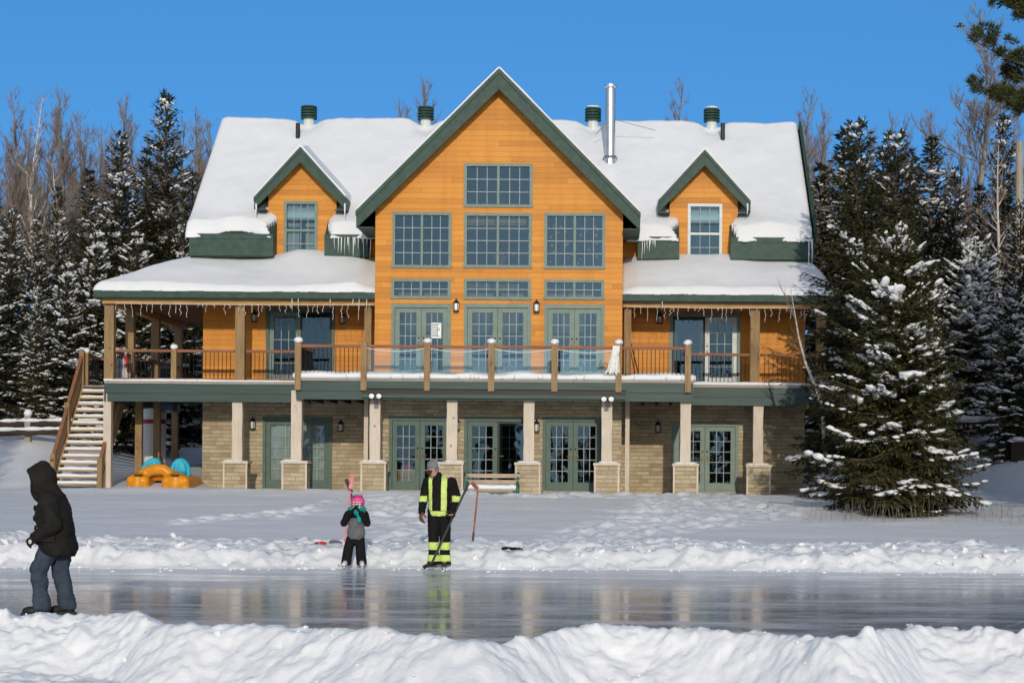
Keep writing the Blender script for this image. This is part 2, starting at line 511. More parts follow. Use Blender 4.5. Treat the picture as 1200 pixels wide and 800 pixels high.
bg = wt.nodes.new('ShaderNodeBackground'); bg.inputs[1].default_value = .15
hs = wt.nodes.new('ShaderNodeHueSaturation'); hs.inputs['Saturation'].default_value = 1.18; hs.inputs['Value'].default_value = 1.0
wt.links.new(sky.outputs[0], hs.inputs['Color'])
# sky towards the sun, out of view, made paler as added neutral fill
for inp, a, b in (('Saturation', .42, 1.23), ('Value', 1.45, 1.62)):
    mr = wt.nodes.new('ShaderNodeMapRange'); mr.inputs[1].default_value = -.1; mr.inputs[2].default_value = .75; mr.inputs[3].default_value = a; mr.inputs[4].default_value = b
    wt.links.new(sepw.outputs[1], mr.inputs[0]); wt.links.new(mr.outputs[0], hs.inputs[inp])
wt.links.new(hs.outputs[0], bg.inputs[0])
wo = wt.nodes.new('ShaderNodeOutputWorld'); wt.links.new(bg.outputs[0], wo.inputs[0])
SC.view_settings.view_transform = 'Standard'; SC.view_settings.look = 'None'
SC.view_settings.gamma = 1; SC.view_settings.use_curve_mapping = False
SC.view_settings.exposure = -0.20
SC.cycles.max_bounces = 6; SC.cycles.diffuse_bounces = 3; SC.cycles.glossy_bounces = 3; SC.cycles.transmission_bounces = 4
SC.cycles.transparent_max_bounces = 12
SC.cycles.use_denoising = True
SC.cycles.sample_clamp_indirect = 6

# ------------------------------------------------------------------ terrain
D_WALL, D_GABLE, D_PORCH, D_DECK = 57.5, 54.9, 55.5, 53.05

def far_edge(X):
    """distance at which the far snow bank meets the ice"""
    return 31.75 + .35 * np.sin(X * .23 + 1.0) + .14 * np.sin(X * 1.1 + .3) - .0022 * (X + 3) ** 2 + .10 * perlin(X * 1.9, X * 0 + 3.3) + .16 * fbm(X * 3.1, X * 0 + 8.3, 3)

def zg_np(X, D):
    z = np.interp(D, [0, 30, 34.5, 36.5, 40, 44, 48, 51.5, 55, 60, 70, 80, 100, 140, 400],
                  [.0, .0, .10, .20, .38, .62, .86, 1.02, 1.06, 1.45, 2.6, 3.9, 5.2, 7.5, 20])
    left = sstep(-15.6, -19, X) * sstep(55, 64, D) * 1.15
    z = z + left + sstep(9.3, 13, X) * sstep(50, 66, D) * 1.1
    # flat building plot
    wx = sstep(-13.6, -12.5, X) * sstep(9.5, 6.2, X); wy = sstep(49.5, 51.5, D) * sstep(74, 69, D)
    w = wx * wy
    return z * (1 - w) + np.minimum(z, 1.04) * w

def zg(X, D): return float(zg_np(np.array([float(X)]), np.array([float(D)]))[0])

def axis(*segs):
    a = []
    for lo, hi, st in segs:
        n = max(2, int(round((hi - lo) / st)) + 1)
        a.append(np.linspace(lo, hi, n)[(1 if a else 0):])
    return np.concatenate(a)

def lumps(X, Y, sc, seed=0, jx=.25):
    """broken snow: rounded chunks of random height"""
    wx = X + jx * perlin(X * 2.1 / sc, Y * 2.1 / sc) * sc; wy = Y + jx * perlin(X * 2.1 / sc + 50, Y * 2.1 / sc) * sc
    d, v = cellular(wx / sc, wy / sc, seed)
    return (np.clip(1 - (d / .75) ** 2, 0, 1)) * (.25 + .75 * v)

def trail(X, Y, pts, w):
    """closeness (0..1) to a walked line through pts"""
    best = np.full(X.shape, 99.)
    for (ax, ay), (bx, by) in zip(pts, pts[1:]):
        dx, dy = bx - ax, by - ay; L = dx * dx + dy * dy
        t = np.clip(((X - ax) * dx + (Y - ay) * dy) / L, 0, 1)
        best = np.minimum(best, np.hypot(X - ax - t * dx, (Y - ay - t * dy) * .8))
    return np.clip(1 - best / w, 0, 1)

# far side: bank of shovelled snow, then the slope up to the lodge and on into the woods
xs = axis((-400, -60, 20), (-60, -26, 2), (-26, -11.5, .12), (-11.5, 8.5, .055), (8.5, 16, .12), (16, 60, 2), (60, 400, 20))
ys = axis((30.2, 35.6, .05), (35.6, 45, .11), (45, 56, .13), (56, 90, .6), (90, 150, 3), (150, 420, 20))
X, Y = np.meshgrid(xs, ys)
z = zg_np(X, Y)
e = far_edge(X)
near = sstep(36.8, 35.2, Y)
inb = Y - e
bank_h = .37 + .09 * fbm(X * .45, X * 0 + 1, 3) + .05 * sstep(-6, -10, X)
prof = sstep(-.02, .60, inb) * .78 + sstep(.3, 1.6, inb) * .22
fall = sstep(4.2, 2.3, inb)
bank = bank_h * prof * fall
rough = sstep(0, .25, inb) * sstep(4.0, 2.2, inb)
wx = X + .3 * fbm(X * 1.2, Y * 1.2, 3); wy = Y + .3 * fbm(X * 1.2 + 9, Y * 1.2, 3)
def puff(x, y): return np.abs(perlin(x, y)) * 2
nz = .05 * (lumps(X, Y, .5, 3, .6) - .35) + .05 * (lumps(X, Y, .2, 9, .6) - .35) + .07 * fbm(wx * .8, wy * 1.1, 3) + .075 * (puff(wx * 1.5, wy * 2.1) - .4) + .05 * (puff(wx * 3.6, wy * 4.2) - .4) + .03 * (puff(wx * 7.5, wy * 8) - .4)
z = np.where(inb < 0, -.15 + .1 * np.clip(inb + 1, 0, 1), np.maximum(z, 0) * sstep(1.5, 4.5, inb) + bank + rough * nz)
slope = sstep(34.8, 36.6, Y) * sstep(75, 55, Y)
wind = .045 * fbm(X * .22, Y * .5, 4) + .02 * ridged(X * .35 + Y * .05, Y * 1.1, 3) + .006 * fbm(X * 2.2, Y * 3, 3)
z = z + slope * wind
def gp(px, D): return ((px - 719) / 2255 * D, D)
trs = [([gp(512, 33), gp(495, 36), gp(478, 40), gp(462, 45), gp(455, 50)], 1.15),
       ([gp(640, 34), gp(660, 36.5), gp(720, 40), gp(765, 44), gp(800, 50), gp(840, 52.5)], 1.6),
       ([gp(725, 40), gp(840, 43), gp(905, 45), gp(850, 50), gp(770, 51.5)], 1.5),
       ([gp(905, 45), gp(950, 46.5), gp(1000, 47)], .9),
       ([gp(560, 51.5), gp(700, 51.3), gp(850, 52)], .9)]
tw = np.zeros(X.shape)
for pts, w in trs: tw = np.maximum(tw, sstep(0, .7, trail(X, Y, pts, w)))
tn = .12 * (lumps(X, Y, .55, 21) - .4) + .07 * (lumps(X, Y, .26, 33) - .4) + .03 * fbm(X * 3, Y * 3, 3)
z = z + tw * sstep(33.5, 34.5, Y) * tn * 1.0
# a single line of footprints across the left slope
for (a, b, n) in ((gp(205, 41.5), gp(365, 45.5), 14), (gp(330, 43.0), gp(400, 49), 9)):
    for i in range(n):
        t = i / (n - 1); fx = a[0] + (b[0] - a[0]) * t; fy = a[1] + (b[1] - a[1]) * t + .13 * (-1) ** i
        r = np.hypot((X - fx) / .17, (Y - fy) / .24)
        z = z - .09 * np.exp(-r ** 2 * 2) + .05 * np.exp(-((r - 1.3) / .35) ** 2)
# dug out in front of the stairs and heaped along the plot
z = z + .10 * np.exp(-((X + 12.0) / 5) ** 2 - ((Y - 51.6) / .9) ** 2) + .05 * np.exp(-((Y - 52.0) / .7) ** 2) * sstep(-17, -14, X) * sstep(9, 6, X) * (1 + fbm(X * .8, Y, 3))
# wind heap left of the stairs
z = z + .30 * np.exp(-((X + 17.0) / 1.2) ** 2 - ((Y - 58.5) / 2.5) ** 2) * (1 + .25 * fbm(X, Y, 3))
z = z + .30 * np.exp(-((X + 12.9) / 1.1) ** 2 - ((Y - 57.4) / 2.4) ** 2)
V, F = sheet(xs, ys, z)
struct(np_mesh('snow_ground', V, F, ['snow']))
FAR_Z = (xs, ys, z)

# near bank along the camera's side of the rink
def crest_D(X):
    px = 719 + 2255 * X / 16.
    y = np.interp(px, [-400, 0, 90, 180, 250, 330, 420, 480, 560, 605, 640, 700, 760, 870, 930, 962, 1000, 1060, 1130, 1200, 1600],
                  [720, 721, 722, 722, 733, 732, 739, 744, 751, 754, 741, 735, 735, 742, 751, 756, 741, 735, 738, 742, 742])
    y = y - ROLL * (px - CX)
    return (CAMZ - .42) * 2255 / (y - CY)
_cd = crest_D
def crest_D(X): return sum(_cd(X + k * .07) for k in range(-4, 5)) / 9
xs = axis((-200, -30, 10), (-30, -6.6, .4), (-6.6, 4.2, .021), (4.2, 30, .4), (30, 200, 10))
ys = axis((-200, -20, 10), (-20, 8, .4), (8, 10.5, .05), (10.5, 13.0, .05), (13.0, 18.6, .021))
X, Y = np.meshgrid(xs, ys)
cd = crest_D(X)
inb = cd + .9 - Y + .12 * perlin(X * 2.2, Y * 2.2)
back = sstep(-.05, .85, inb)                       # rise from the ice to the crest
face = np.clip(cd - Y, 0, None)                    # how far in front of the crest
hh = .42 + .03 * fbm(X * .5, Y * .2, 3)
z = hh * back - np.minimum(face * (.62 + .16 * fbm(X * .6, X * 0 + 3, 3)), .40 + .03 * fbm(X * .8, Y * .8, 3))
rg = sstep(.02, .5, inb); fade = sstep(-8, 6, Y)
wx = X + .10 * fbm(X * 2.4, Y * 2.4, 3); wy = Y + .10 * fbm(X * 2.4 + 31, Y * 2.4, 3)
def puff(x, y): return np.abs(perlin(x, y)) * 2
calm = sstep(-.30, .25, fbm(X * .55 + 9, Y * .8, 3))      # some stretches smooth, some broken
nz = .060 * fbm(X * .8, Y * 1.1, 3) + .030 * (puff(wx * 1.7, wy * 2.2) - .4)
nz = nz + (.35 + .65 * calm) * (.024 * (puff(wx * 3.7 + 5, wy * 4.4) - .4) + .016 * (puff(wx * 8.1, wy * 9 + 3) - .4) + .010 * (puff(wx * 16, wy * 18 + 3) - .4))
crestw = np.exp(-((cd - Y - .15) / .55) ** 2)
nz = nz + crestw * (.05 * (lumps(X, Y, .36, 41, .6) - .35) + .035 * (lumps(X, Y, .15, 43, .6) - .3)) + .022 * (lumps(X, Y, .10, 47, .6) - .25) * sstep(-.1, .3, fbm(X * .9, Y * .9 + 7, 3))
nz = nz + .006 * fbm(X * 14, Y * 14, 2)
z = z + rg * fade * nz
# shovel-cut blocks lying on the heap
rb = random.Random(11)
for i in range(70):
    bx = rb.uniform(-5.5, 3.6); by = float(crest_D(np.array([bx]))[0]) - rb.uniform(-.3, 2.2) ; r = rb.choice([rb.uniform(.03, .08), rb.uniform(.06, .15)]) ; a = rb.uniform(0, 3.14)
    u = (X - bx) * math.cos(a) + (Y - by) * math.sin(a); v = -(X - bx) * math.sin(a) + (Y - by) * math.cos(a)
    q = np.clip(1 - np.maximum(np.abs(u) / r, np.abs(v) / (r * .7)) ** 3 + .35 * perlin(X * 9, Y * 9), 0, 1)
    z = z + rg * q * r * rb.uniform(.25, .6)
z = np.where(inb < -.02, -.12, z)
V, F = sheet(xs, ys, z)
struct(np_mesh('snow_bank', V, F, ['bank_snow']))
NEAR_Z = (xs, ys, z)

# the rink
V, F = sheet(axis((-200, 200, 20)), axis((5, 40, 5)), np.zeros((8, 21)))
struct(np_mesh('ice', V, F, ['ice'], smooth=False))

# crumbs of snow kicked out on the ice along both banks
rb = random.Random(17); m = MB()
m_list = []
for i in range(200):
    if i < 130:
        x = rb.uniform(-11, 7.5); y = float(far_edge(np.array([x]))[0]) - abs(rb.gauss(0, .55)) + .1; r = rb.uniform(.008, .03)
    else:
        x = rb.uniform(-6.5, 3.6); y = float(crest_D(np.array([x]))[0]) + .9 + abs(rb.gauss(0, .35)); r = rb.uniform(.008, .026)
    m.blob((x, y, r * .3), (r * rb.uniform(.8, 2.2), r, r * rb.uniform(.4, .8)), 'snow', i, 7, 4, rough=.3)
o = m.build('snow_crumbs', smooth=True); o['kind'] = 'stuff'; o['label'] = 'crumbs of snow scattered on the ice along the banks'

# broken chunks lying on both banks
def height(G_, x, y):
    i = int(np.searchsorted(G_[0], x)); j = int(np.searchsorted(G_[1], y)); return float(G_[2][j, i])
rb = random.Random(29); m = MB()
for k in range(300):
    if k < 150:
        x = rb.uniform(-6.3, 3.7); cd_ = float(crest_D(np.array([x]))[0]); y = cd_ + .45 - abs(rb.gauss(0, .55)); r = rb.choice([rb.uniform(.005, .013), rb.uniform(.006, .018), rb.uniform(.008, .03)]); G_ = NEAR_Z
        if fbm(np.array([x * .9]), np.array([4.]), 2)[0] < -.12: continue
    else:
        x = rb.uniform(-11, 7.8); y = float(far_edge(np.array([x]))[0]) + abs(rb.gauss(.3, .9)); r = rb.choice([rb.uniform(.012, .04), rb.uniform(.02, .07)]); G_ = FAR_Z
    rot = Euler((rb.uniform(-.6, .6), rb.uniform(-.6, .6), rb.uniform(0, 3))).to_matrix()
    m.blob((x, y, height(G_, x, y) + r * .15), (r * rb.uniform(.8, 1.5), r * rb.uniform(.7, 1.2), r * rb.uniform(.5, .8)), 'bank_snow', k, 6, 4, rot, .32)
o = m.build('snow_chunks'); o['kind'] = 'stuff'; o['label'] = 'broken chunks of snow lying on the two banks'

# the wooded shore behind the camera, seen only as a reflection in the glass
rb = random.Random(23); m = MB()
for i in range(130):
    x = -170 + 340 * (i + rb.random()) / 130; y = rb.uniform(-150, -112); h = rb.uniform(10, 17); r = h * rb.uniform(.13, .2); k = 5
    for j in range(k):
        z0_ = h * (.04 + .96 * j / k); z1_ = h * min(1, (j + 1.6) / k); r0 = r * (1 - j / k) ** .8
        n = 9; vs = [(x + r0 * rb.uniform(.6, 1.15) * math.cos(6.283 * q / n), y + r0 * math.sin(6.283 * q / n), z0_ + rb.uniform(-.3, .3)) for q in range(n)] + [(x, y, z1_)]
        m.add(vs, [(q, (q + 1) % n, n) for q in range(n)], 'spruce_needles')
o = m.build('far_wood'); o['kind'] = 'stuff'; o['label'] = 'wooded shore across the lake, reflected in the windows'
# ------------------------------------------------------------------ the lodge
XW0, XW1 = PX(238, D_WALL, 400), PX(943, D_WALL, 500)
GX0, GX1 = PX(439, D_GABLE, 400), PX(729, D_GABLE, 400); GXC = (GX0 + GX1) / 2
Z0, Z2 = 1.05, 4.2            # ground floor, deck floor
TH = .22
house = thing('lodge', 'large orange wooden lodge with green trim, snowy roofs and a wraparound deck', 'house', ((XW0 + XW1) / 2, D_WALL, Z0))

def rect(px0, px1, py0, py1, D):
    a = P(px0, py0, D); b = P(px1, py1, D)
    xm0 = P(px0, (py0 + py1) / 2, D).x; xm1 = P(px1, (py0 + py1) / 2, D).x
    zt = P((px0 + px1) / 2, py0, D).z; zb = P((px0 + px1) / 2, py1, D).z
    return [xm0, xm1, zb, zt]

def holed_wall(name, x0, x1, z0, z1, y, holes, mat, clips=(), th=TH):
    xs = sorted({x0, x1, *[h[i] for h in holes for i in (0, 1) if x0 < h[i] < x1]})
    zs = sorted({z0, z1, *[h[i] for h in holes for i in (2, 3) if z0 < h[i] < z1]})
    bm = bmesh.new()
    vs = {}
    def v(i, k):
        if (i, k) not in vs: vs[(i, k)] = bm.verts.new((xs[i], y, zs[k]))
        return vs[(i, k)]
    for i in range(len(xs) - 1):
        for k in range(len(zs) - 1):
            cx = (xs[i] + xs[i + 1]) / 2; cz = (zs[k] + zs[k + 1]) / 2
            if any(h[0] < cx < h[1] and h[2] < cz < h[3] for h in holes): continue
            bm.faces.new((v(i, k), v(i + 1, k), v(i + 1, k + 1), v(i, k + 1)))
    for co, no in clips:
        bmesh.ops.bisect_plane(bm, geom=bm.verts[:] + bm.edges[:] + bm.faces[:], plane_co=co, plane_no=no, clear_outer=True)
    r = bmesh.ops.extrude_face_region(bm, geom=bm.faces[:])
    bmesh.ops.translate(bm, vec=(0, th, 0), verts=[g for g in r['geom'] if isinstance(g, bmesh.types.BMVert)])
    bmesh.ops.recalc_face_normals(bm, faces=bm.faces[:])
    me = bpy.data.meshes.new(name); bm.to_mesh(me); bm.free(); me.materials.append(MATS[mat])
    return link(name, me, house)

def window(r, y, units, cols, rows, glass='sky_glass', frame='green_frame', grille='white_grille', hung=False, parent=None, curtain=False):
    x0, x1, z0, z1 = r
    f = MB(); c = .055
    f.box(x0 - .03, x1 + .03, y - .035, y + .10, z1 - c, z1 + .03, frame); f.box(x0 - .045, x1 + .045, y - .05, y + .10, z0 - .03, z0 + c, frame)
    f.box(x0 - .03, x0 + c, y - .034, y + .10, z0 + c, z1 - c, frame); f.box(x1 - c, x1 + .03, y - .034, y + .10, z0 + c, z1 - c, frame)
    fr = f.build('window', parent or house)
    ix0, ix1, iz0, iz1 = x0 + c, x1 - c, z0 + c, z1 - c
    g = MB(); gr = MB(); uw = (ix1 - ix0) / units
    for u in range(units):
        a = ix0 + u * uw; b = a + uw
        if u: gr.box(a - .035, a + .035, y - .02, y + .07, iz0, iz1, frame)
        ea = a + (.035 if u else 0); eb = b - (.035 if u < units - 1 else 0)
        for i in range(1, cols): gr.box(ea + (eb - ea) * i / cols - .009, ea + (eb - ea) * i / cols + .009, y + .03, y + .05, iz0, iz1, grille)
        for k in range(1, rows): gr.box(ea, eb, y + .031, y + .049, iz0 + (iz1 - iz0) * k / rows - .009, iz0 + (iz1 - iz0) * k / rows + .011, grille)
    if hung: gr.box(ix0, ix1, y - .01, y + .07, (iz0 + iz1) / 2 - .035, (iz0 + iz1) / 2 + .035, frame)
    g.add([(ix0, y + .055, iz0), (ix1, y + .055, iz0), (ix1, y + .055, iz1), (ix0, y + .055, iz1)], [(0, 1, 2, 3)], glass)
    g.build('pane', fr); gr.build('grille', fr)
    if curtain: curtain_mesh(ix0, ix1, y + .16, iz0, iz1, fr, curtain)
    return fr

def curtain_mesh(x0, x1, y, z0, z1, parent, style):
    m = MB(); n = 60
    spans = [(x0, x0 + (x1 - x0) * .42), (x1 - (x1 - x0) * .36, x1)] if style == 'split' else [(x0, x1)]
    for a, b in spans:
        vs = []
        for i in range(n + 1):
            x = a + (b - a) * i / n; yy = y + .025 * math.sin(i * 1.1) + .01 * math.sin(i * .37)
            vs += [(x, yy, z0), (x, yy, z1)]
        m.add(vs, [(2 * i, 2 * i + 2, 2 * i + 3, 2 * i + 1) for i in range(n)], 'curtain')
    m.build('curtain', parent, smooth=True)

def french_door(r, y, leaves=2, glass='glass', frame='green_door', leafm='green_door', cols=3, rows=5, screen=None, handle=True, curtain=()):
    x0, x1, z0, z1 = r; c = .06
    f = MB()
    f.box(x0 - .03, x1 + .03, y - .04, y + .12, z1 - c, z1 + .05, frame)
    f.box(x0 - .03, x0 + c, y - .04, y + .12, z0, z1 - c, frame); f.box(x1 - c, x1 + .03, y - .04, y + .12, z0, z1 - c, frame)
    f.box(x0, x1, y - .09, y + .12, z0 - .05, z0 + .03, 'grey_wood')
    fr = f.build('french_door', house)
    w = (x1 - x0 - 2 * c) / leaves
    for i in range(leaves):
        a = x0 + c + i * w + .006; b = x0 + c + (i + 1) * w - .006; za, zb = z0 + .035, z1 - c - .006
        yl = y + .02
        m = MB(); st = .13
        if screen is not None and i == screen:
            m.box(a, b, y - .012, y + .015, za, za + .12, 'black_metal'); m.box(a, b, y - .012, y + .015, zb - .06, zb, 'black_metal')
            m.box(a, a + .05, y - .012, y + .015, za + .12, zb - .06, 'black_metal'); m.box(b - .05, b, y - .012, y + .015, za + .12, zb - .06, 'black_metal')
            m.add([(a + .05, y + .002, za + .12), (b - .05, y + .002, za + .12), (b - .05, y + .002, zb - .06), (a + .05, y + .002, zb - .06)], [(0, 1, 2, 3)], 'screen_glass')
            m.build('screen_door', fr)
        m = MB()
        m.box(a, a + st, yl, yl + .05, za, zb, leafm); m.box(b - st, b, yl, yl + .05, za, zb, leafm)
        m.box(a + st, b - st, yl + .001, yl + .049, za, za + .24, leafm); m.box(a + st, b - st, yl + .001, yl + .049, zb - .13, zb, leafm)
        ga, gb, gz0, gz1 = a + st, b - st, za + .24, zb - .13
        # raised moulding round the light
        for q in (ga - .02, gb - .005): m.box(q, q + .025, yl - .012, yl + .02, gz0 - .02, gz1 + .02, leafm)
        m.box(ga, gb, yl - .009, yl + .02, gz0 - .02, gz0 + .005, leafm); m.box(ga, gb, yl - .009, yl + .02, gz1 - .005, gz1 + .02, leafm)
        if handle:
            hx = b - .06 if i == 0 else a + .06
            hz = za + .98
            m.box(hx - .022, hx + .022, yl - .012, yl, hz - .09, hz + .09, 'brass')
            d = -1 if i == 0 else 1
            m.box(min(hx, hx + d * .1), max(hx, hx + d * .1), yl - .05, yl - .03, hz - .012, hz + .012, 'brass'); m.box(hx - .012, hx + .012, yl - .05, yl, hz - .012, hz + .012, 'brass')
            m.blob((hx, yl - .01, hz + .2), (.025, .015, .025), 'brass')
        leaf = m.build('door_leaf', fr)
        g = MB(); g.add([(ga, yl + .03, gz0), (gb, yl + .03, gz0), (gb, yl + .03, gz1), (ga, yl + .03, gz1)], [(0, 1, 2, 3)], glass)
        g.build('pane', fr)
        gr = MB()
        for k in range(1, cols): gr.box(ga + (gb - ga) * k / cols - .009, ga + (gb - ga) * k / cols + .009, yl + .012, yl + .026, gz0, gz1, 'white_grille')
        for k in range(1, rows): gr.box(ga, gb, yl + .013, yl + .025, gz0 + (gz1 - gz0) * k / rows - .009, gz0 + (gz1 - gz0) * k / rows + .009, 'white_grille')
        gr.build('grille', fr)
        if i in curtain: curtain_mesh(ga, gb, yl + .10, gz0, gz1, fr, 'full')
    return fr

mat_glass('screen_glass', .02, (.22, .23, .23))

# openings ------------------------------------------------------------------
G = D_GABLE; Wd = D_WALL
win_top = rect(545, 623, 193, 242, G)
win_l, win_c, win_r = rect(461, 528, 250, 313, G), rect(545, 622, 251, 313, G), rect(639, 708, 251, 314, G)
tr_l, tr_c, tr_r = rect(460, 527, 328, 349, G), rect(545, 621, 328, 350, G), rect(639, 707, 329, 350, G)
du_l, du_c, du_r = rect(460, 527, 358, 448, G), rect(545, 621, 358, 448, G), rect(639, 707, 359, 448, G)
dl_l, dl_c, dl_r = rect(457, 527, 490, 578, G), rect(545, 621, 491, 578, G), rect(637, 706, 491, 579, G)
for d in (du_l, du_c, du_r): d[2] = Z2 + .06
for d in (dl_l, dl_c, dl_r): d[2] = Z0 + .06
mu_l, mu_r = rect(313, 391, 363, 447, Wd), rect(786, 866, 369, 448, Wd)
ml_l, ml_r = rect(309, 388, 490, 577, Wd), rect(788, 864, 497, 578, Wd)
for d in (mu_l, mu_r): d[2] = Z2 + .06
for d in (ml_l, ml_r): d[2] = Z0 + .06
dw_l, dw_r = rect(334, 371, 237, 303, Wd), rect(807, 845, 240, 308, Wd)

# gable roof numbers
GA = P(585, 83, 54.4); GZ = GA.z; GHW = 3.98; GSL = (GZ - PZ(248, 54.4, 419)) / GHW
def gclip(xc, apex_z, sl, drop, y):
    n1 = Vector((sl, 0, 1)).normalized(); n2 = Vector((-sl, 0, 1)).normalized()
    c = Vector((xc, y, apex_z - drop))
    return [(c, n1), (c, n2)]
holed_wall('gable_wall', GX0, GX1, Z2 - .3, GZ, G, [win_top, win_l, win_c, win_r, tr_l, tr_c, tr_r, du_l, du_c, du_r], 'orange_siding', gclip(GXC, GZ, GSL, .25, G))
holed_wall('stone_wall', GX0, GX1, Z0 - .3, Z2 - .303, G, [dl_l, dl_c, dl_r], 'stone')
zs_top = GZ - .25 - (GX1 - GXC) * GSL
for x in (GX0, GX1 - TH):
    m = MB(); m.box(x, x + TH, G + TH, Wd + 2.5, Z2 - .3, zs_top, 'orange_siding'); m.build('side_wall', house)
    m = MB(); m.box(x, x + TH, G + TH, Wd + TH, Z0 - .3, Z2 - .303, 'stone'); m.build('stone_side_wall', house)

ZE, ZR, YE, YR = 8.6, 12.78, 56.9, 62.0
RSL = (ZR - ZE) / (YR - YE)
DZ_L, DZ_R = P(352, 174.5, 57.05), P(826, 178, 57.05)
DSL, DHW, DWH = 1.10, 1.34, 1.02
def main_wall(x0, x1, up, low, dormer, dwin):
    holed_wall('front_wall', x0, x1, Z2 - .3, ZE - .05, Wd, [up, dwin], 'orange_siding')
    holed_wall('stone_wall', x0, x1, Z0 - .3, Z2 - .303, Wd, [low], 'stone')
main_wall(XW0, GX0, mu_l, ml_l, DZ_L, dw_l)
main_wall(GX1, XW1, mu_r, ml_r, DZ_R, dw_r)
# end walls and back wall
for x in (XW0, XW1 - TH):
    m = MB()
    m.add([(x, Wd + TH, Z2 - .3), (x, 67, Z2 - .3), (x, 67, ZE - .1), (x, YR, ZR - .3), (x, Wd + TH, ZE - .1 + TH * RSL),
           (x + TH, Wd + TH, Z2 - .3), (x + TH, 67, Z2 - .3), (x + TH, 67, ZE - .1), (x + TH, YR, ZR - .3), (x + TH, Wd + TH, ZE - .1 + TH * RSL)],
          [(0, 1, 2, 3, 4), (9, 8, 7, 6, 5), (0, 5, 6, 1), (1, 6, 7, 2), (2, 7, 8, 3), (3, 8, 9, 4), (4, 9, 5, 0)], 'orange_siding')
    m.build('end_wall', house)
m = MB()
for x in (XW0, XW1 - TH): m.box(x, x + TH, Wd + TH, 67, Z0 - .3, Z2 - .303, 'stone')
m.box(XW0, XW1, 67, 67.2, Z0 - .3, Z2 - .303, 'stone')
m.build('stone_end_wall', house)
m = MB(); m.box(XW0, XW1, 67, 67.2, Z2 - .3, ZE, 'orange_siding'); m.build('back_wall', house)
# rooms
m = MB()
m.box(XW0 + TH + .01, XW1 - TH - .01, Wd + TH + .01, 66.9, Z0 - .05, Z0 + .02, 'interior_floor')
m.box(XW0 + TH + .01, XW1 - TH - .01, Wd + TH + .01, 66.9, Z2 - .25, Z2 + .02, 'interior_floor')
m.box(GX0 + TH + .01, GX1 - TH - .01, G + TH + .01, Wd + TH, Z0 - .05, Z0 + .02, 'interior_floor')
m.box(GX0 + TH + .01, GX1 - TH - .01, G + TH + .01, Wd + TH, Z2 - .25, Z2 + .02, 'interior_floor')
m.build('interior_floor', house)
m = MB()
m.box(XW0 + TH + .01, XW1 - TH - .01, 62.0, 62.15, Z0 + .02, Z2 - .25, 'interior_wall')
m.box(XW0 + TH + .01, XW1 - TH - .01, 62.0, 62.15, Z2 + .02, 12.3, 'interior_wall')
for x in (GX0, GX1 - .12): m.box(x, x + .12, Wd + 2.6, 61.98, Z2 + .02, 8.5, 'interior_wall')
m.build('interior_wall', house)
m = MB()
for px0, px1, py in ((547, 582, 258), (586, 620, 258)):
    a = P(px0, py, 57.5); b = P(px1, py + 7, 57.5); m.box(a.x, b.x, 57.3, 57.5, b.z, a.z, 'beam_wood')
for zz in (6.75, 6.95): m.box(GX0 + .3, GX1 - .3, 58.2, 58.4, zz, zz + .12, 'beam_wood')
m.build('ceiling_beam', house)

# windows and doors ------------------------------------------------------------
window(win_top, G, 2, 3, 3); window(win_l, G, 2, 3, 4); window(win_c, G, 2, 3, 4); wr = window(win_r, G, 2, 3, 4)
for t in (tr_l, tr_c, tr_r): window(t, G, 2, 3, 2)
w1 = window(dw_l, Wd, 1, 4, 4, hung=True, curtain='split'); w2 = window(dw_r, Wd, 1, 3, 4, frame='white_frame', hung=True)
# snowflake stickers on the right-hand gable window
m = MB(); rr = random.Random(5)
for i in range(26):
    cx = rr.uniform(win_r[0] + .15, win_r[1] - .15); cz = rr.uniform(win_r[2] + .12, win_r[3] - .3); s_ = rr.uniform(.025, .06)
    for k in range(3):
        a = k * math.pi / 3
        m.beam((cx - s_ * math.cos(a), G + .048, cz - s_ * math.sin(a)), (cx + s_ * math.cos(a), G + .048, cz + s_ * math.sin(a)), .004, .012, 'white_grille', up=(0, 1, 0))
m.build('snowflake_sticker', wr)
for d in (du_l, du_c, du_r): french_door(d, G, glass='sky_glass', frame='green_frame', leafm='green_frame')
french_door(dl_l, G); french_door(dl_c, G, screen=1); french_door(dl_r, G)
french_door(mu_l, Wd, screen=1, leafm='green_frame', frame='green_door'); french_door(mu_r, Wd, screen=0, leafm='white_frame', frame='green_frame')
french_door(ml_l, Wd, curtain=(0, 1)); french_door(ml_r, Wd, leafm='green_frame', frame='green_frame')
# notice taped inside the upper left French door
q = rect(505, 517, 378, 396, G); m = MB(); m.box(q[0], q[1], G + .035, G + .042, q[2], q[3], 'lamp_white')
rr = random.Random(2)
for i in range(7):
    zz = q[3] - .06 - i * .05
    m.box(q[0] + .03, q[1] - rr.uniform(.03, .12), G + .032, G + .034, zz - .012, zz + .008, 'green_door')
m.build('notice', house)

